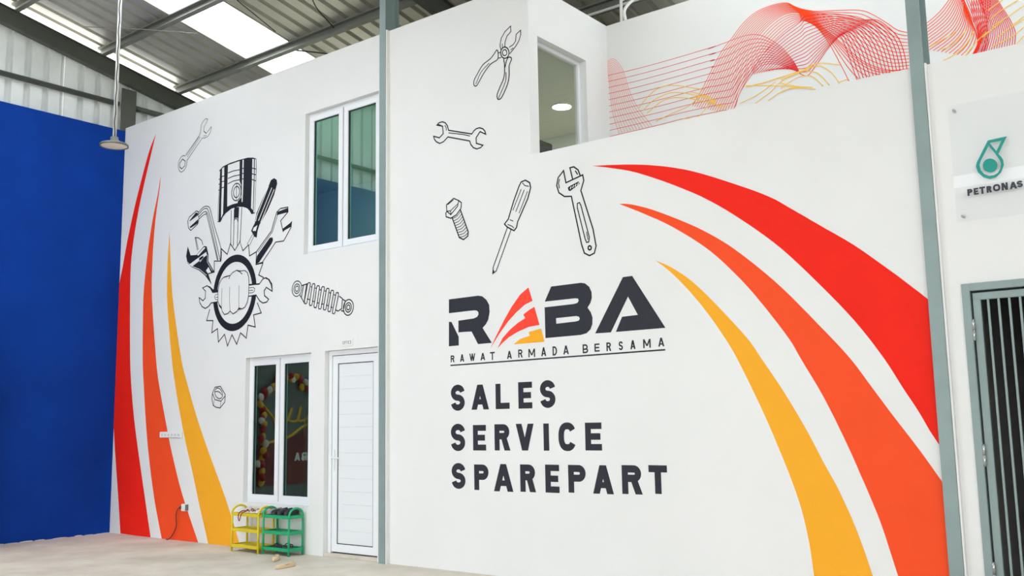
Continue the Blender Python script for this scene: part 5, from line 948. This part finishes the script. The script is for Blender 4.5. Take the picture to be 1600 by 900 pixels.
def shoe(name, label, L, Wd, H, toe, m, lining, loc, rz, group=None, heel=.02, vamp=.42, cat='shoe', parent=None):
    """one shoe, toe towards +x; toe: 0 round .. 1 pointed; vamp: share of the length that is closed over"""
    root = tag(empty(name, loc, rz), label, cat, group); n = 18; NS = 15; v = []; f = []
    for i in range(n+1):
        t = i/n                              # 0 heel .. 1 toe
        wv = Wd/2*(.66+.34*math.sin(min(1, t/.66)*math.pi/2)) if t < .66 else Wd/2*max(.0, 1-((t-.66)/.34)**(2.2-toe*.7))**(.5+.35*toe)
        if t < .06: wv *= (.35+.65*(t/.06)**.5)
        wv = max(wv, .002)
        hs = H*(1-.38*min(1, t/.5)**1.1)*(.82 if i == 0 else 1) if t < 1-vamp else H*(.62)*(1-((t-(1-vamp))/vamp)**2*.5)
        op = max(0., min(1., ((1-vamp)-t)/.10)) if t > .045 else max(0., t/.045)*0
        zb = .0
        ring = []
        for k in range(NS):
            u = k/(NS-1)*2-1                 # -1 .. 1 across
            au = abs(u)
            if au > .62:                     # outer side
                q = (1-au)/.38; x_ = wv*(1-.16*q*q)*(1 if q > .01 else .94); z_ = hs*q**.85
            else:
                q = au/.62; closed = hs*(1+(.22 if t > .1 else 0)*math.sqrt(max(0, 1-q*q)))
                x_ = wv*.84*q; op_z = hs*(q**14)+.010*(1-q**14)
                x_ = x_*(1-.10*op*(1 if q < .99 else 0)); z_ = closed*(1-op)+op_z*op
            ring.append((t*L-L/2, math.copysign(x_, u) if u else 0, zb+.004+z_))
        v += ring
    for i in range(n):
        for k in range(NS-1): f.append((i*NS+k, i*NS+k+1, (i+1)*NS+k+1, (i+1)*NS+k))
    f += [tuple(range(NS)), tuple(n*NS+k for k in range(NS-1, -1, -1))]
    mi = []
    b = MB()
    for q in f:
        inside = False
        if len(q) == 4:
            ii, kk = q[0]//NS, q[0] % NS; tt = (ii+.5)/n
            inside = 3 <= kk <= NS-5+1 and .05 < tt < (1-vamp)-.05
        mi.append(1 if inside else 0)
    b.v = v; b.f = f; b.m = mi
    up = b.build('upper', [m, lining], root, smooth=True)
    sole = []
    for i in range(n+1):
        sole.append((v[i*NS][0], v[i*NS][1]))
    for i in range(n, -1, -1): sole.append((v[i*NS+NS-1][0], v[i*NS+NS-1][1]))
    MB().prism(sole, 'z', 0, .008).build('sole', lining if m.startswith('beige') else 'dark_rubber', root)
    return root
shoe('flat_shoe', 'beige pointed flat shoe on the floor, nearer the racks', .25, .082, .055, 1., 'beige_leather', 'beige_lining', (4.21, -.47, 0), math.atan2(-.27, .25), vamp=.36)
shoe('flat_shoe', 'beige pointed flat shoe on the floor, lying farther from the racks', .27, .082, .055, 1., 'beige_leather', 'beige_lining', (4.73, -.76, 0), math.atan2(-.26, .03), vamp=.36)
zt = .4415
for k, (x, y, m, lab) in enumerate(((3.845, -.14, 'black_leather', 'black shoe on the green rack, left of the dark pair'), (3.94, -.14, 'black_leather', 'black shoe in the middle of the green rack top'), (4.04, -.13, 'black_leather', 'black shoe on the green rack inside the right loop'))):
    shoe('black_shoe', lab, .215, .088, .075, .1, m, 'black_leather', (x, y, zt), R(-92+4*k), 'dark shoes on the green rack', vamp=.5)
shoe('canvas_shoe', 'grey canvas shoe on the green rack inside the left loop', .20, .078, .070, .2, 'grey_canvas', 'white_canvas', (3.745, -.13, zt), R(-88), vamp=.5)
shoe('canvas_shoe', 'white shoe on the yellow rack by its right loop', .21, .085, .060, .3, 'white_canvas', 'white_canvas', (3.58, -.155, zt), R(-95), vamp=.45)
shoe('canvas_shoe', 'white shoe on the yellow rack by its left loop', .21, .085, .055, .3, 'white_canvas', 'white_canvas', (3.235, -.16, zt), R(-85), vamp=.45)
def sandal(x, y, z, rz, label, m_strap, m_sole, L=.23, hang=False):
    root = tag(empty('sandal', (x, y, z), rz), label, 'sandal'); n = 16; prof = []
    for s in (1, -1):
        for i in range(n+1):
            t = i/n if s > 0 else 1-i/n
            wv = .036*(.72+.28*math.sin(t*math.pi))*math.sqrt(max(.02, 1-(2*t-1)**6))
            prof.append((t*L-L/2, s*wv))
    MB().prism(prof, 'z', 0, .014).build('sole', m_sole, root)
    for xx, hh in ((.05, .035), (-.01, .04)):
        MB().tube(catmull([(xx, -.034, .012), (xx, -.025, hh*.8), (xx, 0, hh), (xx, .025, hh*.8), (xx, .034, .012)]), .006, 6).build('strap', m_strap, root, smooth=True)
    if hang:
        MB().tube(catmull([(.06, -.03, .02), (.11, -.03, .022), (.15, -.03, -.01), (.155, -.025, -.06), (.15, -.012, -.085), (.145, 0, -.05), (.13, .01, .0), (.06, .03, .03)]), .006, 6).build('loose_strap', m_strap, root, smooth=True)
    return root
sandal(3.375, -.165, zt, R(-98), 'rust-strapped sandal on the yellow rack with a strap hanging over the edge', 'rust_leather', 'white_canvas', .2, True)
sandal(3.475, -.155, zt, R(-92), 'rust-strapped sandal on the yellow rack beside the white shoe', 'rust_leather', 'white_canvas', .2)
sandal(3.81, -.14, .072, R(-14), 'dark slipper on the lowest shelf of the green rack, left', 'dark_rubber', 'dark_rubber', .23)
sandal(4.005, -.14, .086, R(-12), 'dark slipper on the lowest shelf of the green rack, right', 'dark_rubber', 'dark_rubber', .2)

# ================================================================== INSIDE THE ROOMS
for dpos, dlab in (((6.16, 2.34, 5.36), 'lit round downlight in the ceiling behind the side window'), ((3.0, .75, 5.36), 'added unseen downlight brightening the upper office behind the high double window')):  # the second one is added out of view to brighten the high window
    dl = tag(empty('downlight', dpos), dlab, 'lamp', 'office downlights')
    MB().lathe([(.135, 0), (.135, -.012), (.115, -.014), (.115, -.006)], 28).build('rim', 'pvc_white', dl, smooth=True)
    MB().lathe([(.115, -.011), (.06, -.012), (0, -.012)], 28).build('diffuser', 'downlight', dl, smooth=True)
cab = tag(empty('office_cabinet', (5.9, 1.6, 3.52)), 'dark cabinet inside the upper office behind the side window', 'cabinet')
MB().box(-.45, .45, -.25, .25, 0, 1.2).build('body', 'furniture_dark', cab, bevel=.01)
for k in (0, 1):
    d_ = MB().box(.451, .462, -.24+.245*k, -.005+.245*k, .05, 1.08).build('door', 'furniture_dark', cab, bevel=.003)
    MB().box(.462, .475, -.03+.04*k, -.02+.04*k, .7, .85).build('handle', 'chrome', d_)
# store room behind the gate
ch = tag(empty('wooden_chair', (11.62, 2.1, 0)), 'dark wooden chair in the room behind the gate', 'chair')
MB().box(-.22, .22, -.22, .22, .42, .46).build('seat', 'wood_dark', ch, bevel=.008)
MB().box(-.22, .22, .19, .225, .62, 1.02).build('backrest', 'wood_dark', ch, bevel=.008)
for sx in (-.19, .19):
    for sy in (-.19, .205): MB().box(sx-.02, sx+.02, sy-.02, sy+.02, 0, .42 if sy < 0 else 1.0).build('leg', 'wood_dark', ch)
def sack(x, y, z, s, m, label):
    b = MB(); n, k = 12, 16; v = []; f = []
    for i in range(n+1):
        a = -math.pi/2+math.pi*i/n
        for j in range(k):
            q = 2*math.pi*j/k; rr = math.cos(a)**.6*(1+.08*math.sin(3*q+i))
            v.append((s[0]*rr*math.cos(q), s[1]*rr*math.sin(q), s[2]*(math.sin(a)+1)*(1+.06*math.sin(2*q))))
    for i in range(n):
        for j in range(k): f.append((i*k+j, i*k+(j+1) % k, (i+1)*k+(j+1) % k, (i+1)*k+j))
    o = b.add(v, f).build('sack', m, smooth=True); o.location = (x, y, z); tag(o, label, 'sack'); return o
bed = tag(empty('low_bench', (12.1, 2.2, 0)), 'low dark bench carrying the sacks behind the gate', 'bench')
MB().box(-.25, .8, -.4, .5, .40, .46).build('top', 'wood_dark', bed, bevel=.01)
for sx in (-.2, .75):
    for sy in (-.35, .45): MB().box(sx-.03, sx+.03, sy-.03, sy+.03, 0, .40).build('leg', 'wood_dark', bed)
sack(12.12, 2.15, .46, (.22, .3, .13), 'sack', 'pale sack lying on the bench behind the gate')
sack(12.58, 2.25, .46, (.2, .28, .14), 'red_cloth', 'dull red sack lying on the bench behind the gate')

# ================================================================== EVENT BACKDROP BY THE BLUE WALL (seen mirrored in the lower window)
bd = tag(empty('event_backdrop', (.45, -2.0, 0)), 'balloon-trimmed event backdrop mirrored in the lower window', 'backdrop')
MB().box(-.03, 0, -3.0, 0.13, .05, 2.75).build('board', 'banner_grey', bd)
for yy in (-.3, -2.7): MB().box(-.35, -.03, yy-.03, yy+.03, 0, .05).build('foot', 'steel_dark', bd)
MB().prism([(-1.9, .5), (.1, .5), (.1, 1.12), (-.55, 1.2), (-1.0, 1.4), (-1.9, 1.32)], 'x', .001, .006).build('lower_panel', 'banner_brown', bd)
MB().tube(catmull([(.006, -.02, 1.14), (.006, -.55, 1.24), (.006, -1.0, 1.44), (.006, -1.9, 1.36)]), .022, 6).build('panel_edge', 'banner_yellow', bd)
MB().tube(catmull([(.008, -.05, 1.75), (.008, -.25, 1.55), (.008, -.32, 1.42), (.008, -.42, 1.62), (.008, -.52, 1.5), (.008, -.62, 1.7), (.008, -.55, 1.52), (.008, -.72, 1.5), (.008, -.8, 1.72), (.008, -.76, 1.5), (.008, -.95, 1.55), (.008, -1.02, 1.72), (.008, -1.0, 1.48), (.008, -1.3, 1.6)]), .02, 6).build('script_flourish', 'banner_yellow', bd)
b = MB()
for i, c_ in enumerate('RABA'):
    bb = MB(); letter_mesh(bb, c_, 0, .115, 0, .13, .03, 0); b.add([(.008-q[1], -1.22+.14*i+q[0], .86+q[2]) for q in bb.v], bb.f)
b.build('lettering', 'banner_white', bd)
bal = {}
spots = []
for k in range(34):
    t = k/33; spots.append((.05+random.uniform(-.03, .05), -.02-1.6*t+random.uniform(-.05, .05), 1.95+.22*math.sin(t*5)+random.uniform(-.09, .09)))
for k in range(20):
    spots.append((.05+random.uniform(-.03, .05), .02+random.uniform(-.10, .04), .6+1.3*k/19+random.uniform(-.04, .04)))
for k, p in enumerate(spots):
    m = ('balloon_red', 'balloon_yellow', 'balloon_white', 'balloon_red', 'balloon_yellow')[k % 5]
    if m not in bal:
        prof = [(.052*math.sin(math.pi*i/10)*(1-.12*(1-i/10)), -.064*math.cos(math.pi*i/10)) for i in range(11)]
        bal[m] = o = MB().lathe(prof, 14).build('balloon', m, bd, smooth=True)
    else: o = bal[m].copy(); C.objects.link(o); o.parent = bd
    o.location = p; o.rotation_euler = (random.uniform(-.6, .6), random.uniform(-.6, .6), 0)
# building across the yard, added to shape the band mirrored in the sign
yb = tag(empty('added_yard_building', (7, -19, 0)), 'plain grey building added across the yard, unseen, to shape the sign reflection', 'building')
MB().box(-2, 4, -2, 2, 0, 6.6).build('wall', 'yard_wall', yb)
MB().box(-2.2, 4.2, -2.1, 2.2, 6.6, 6.72).build('roof', 'zinc', yb)
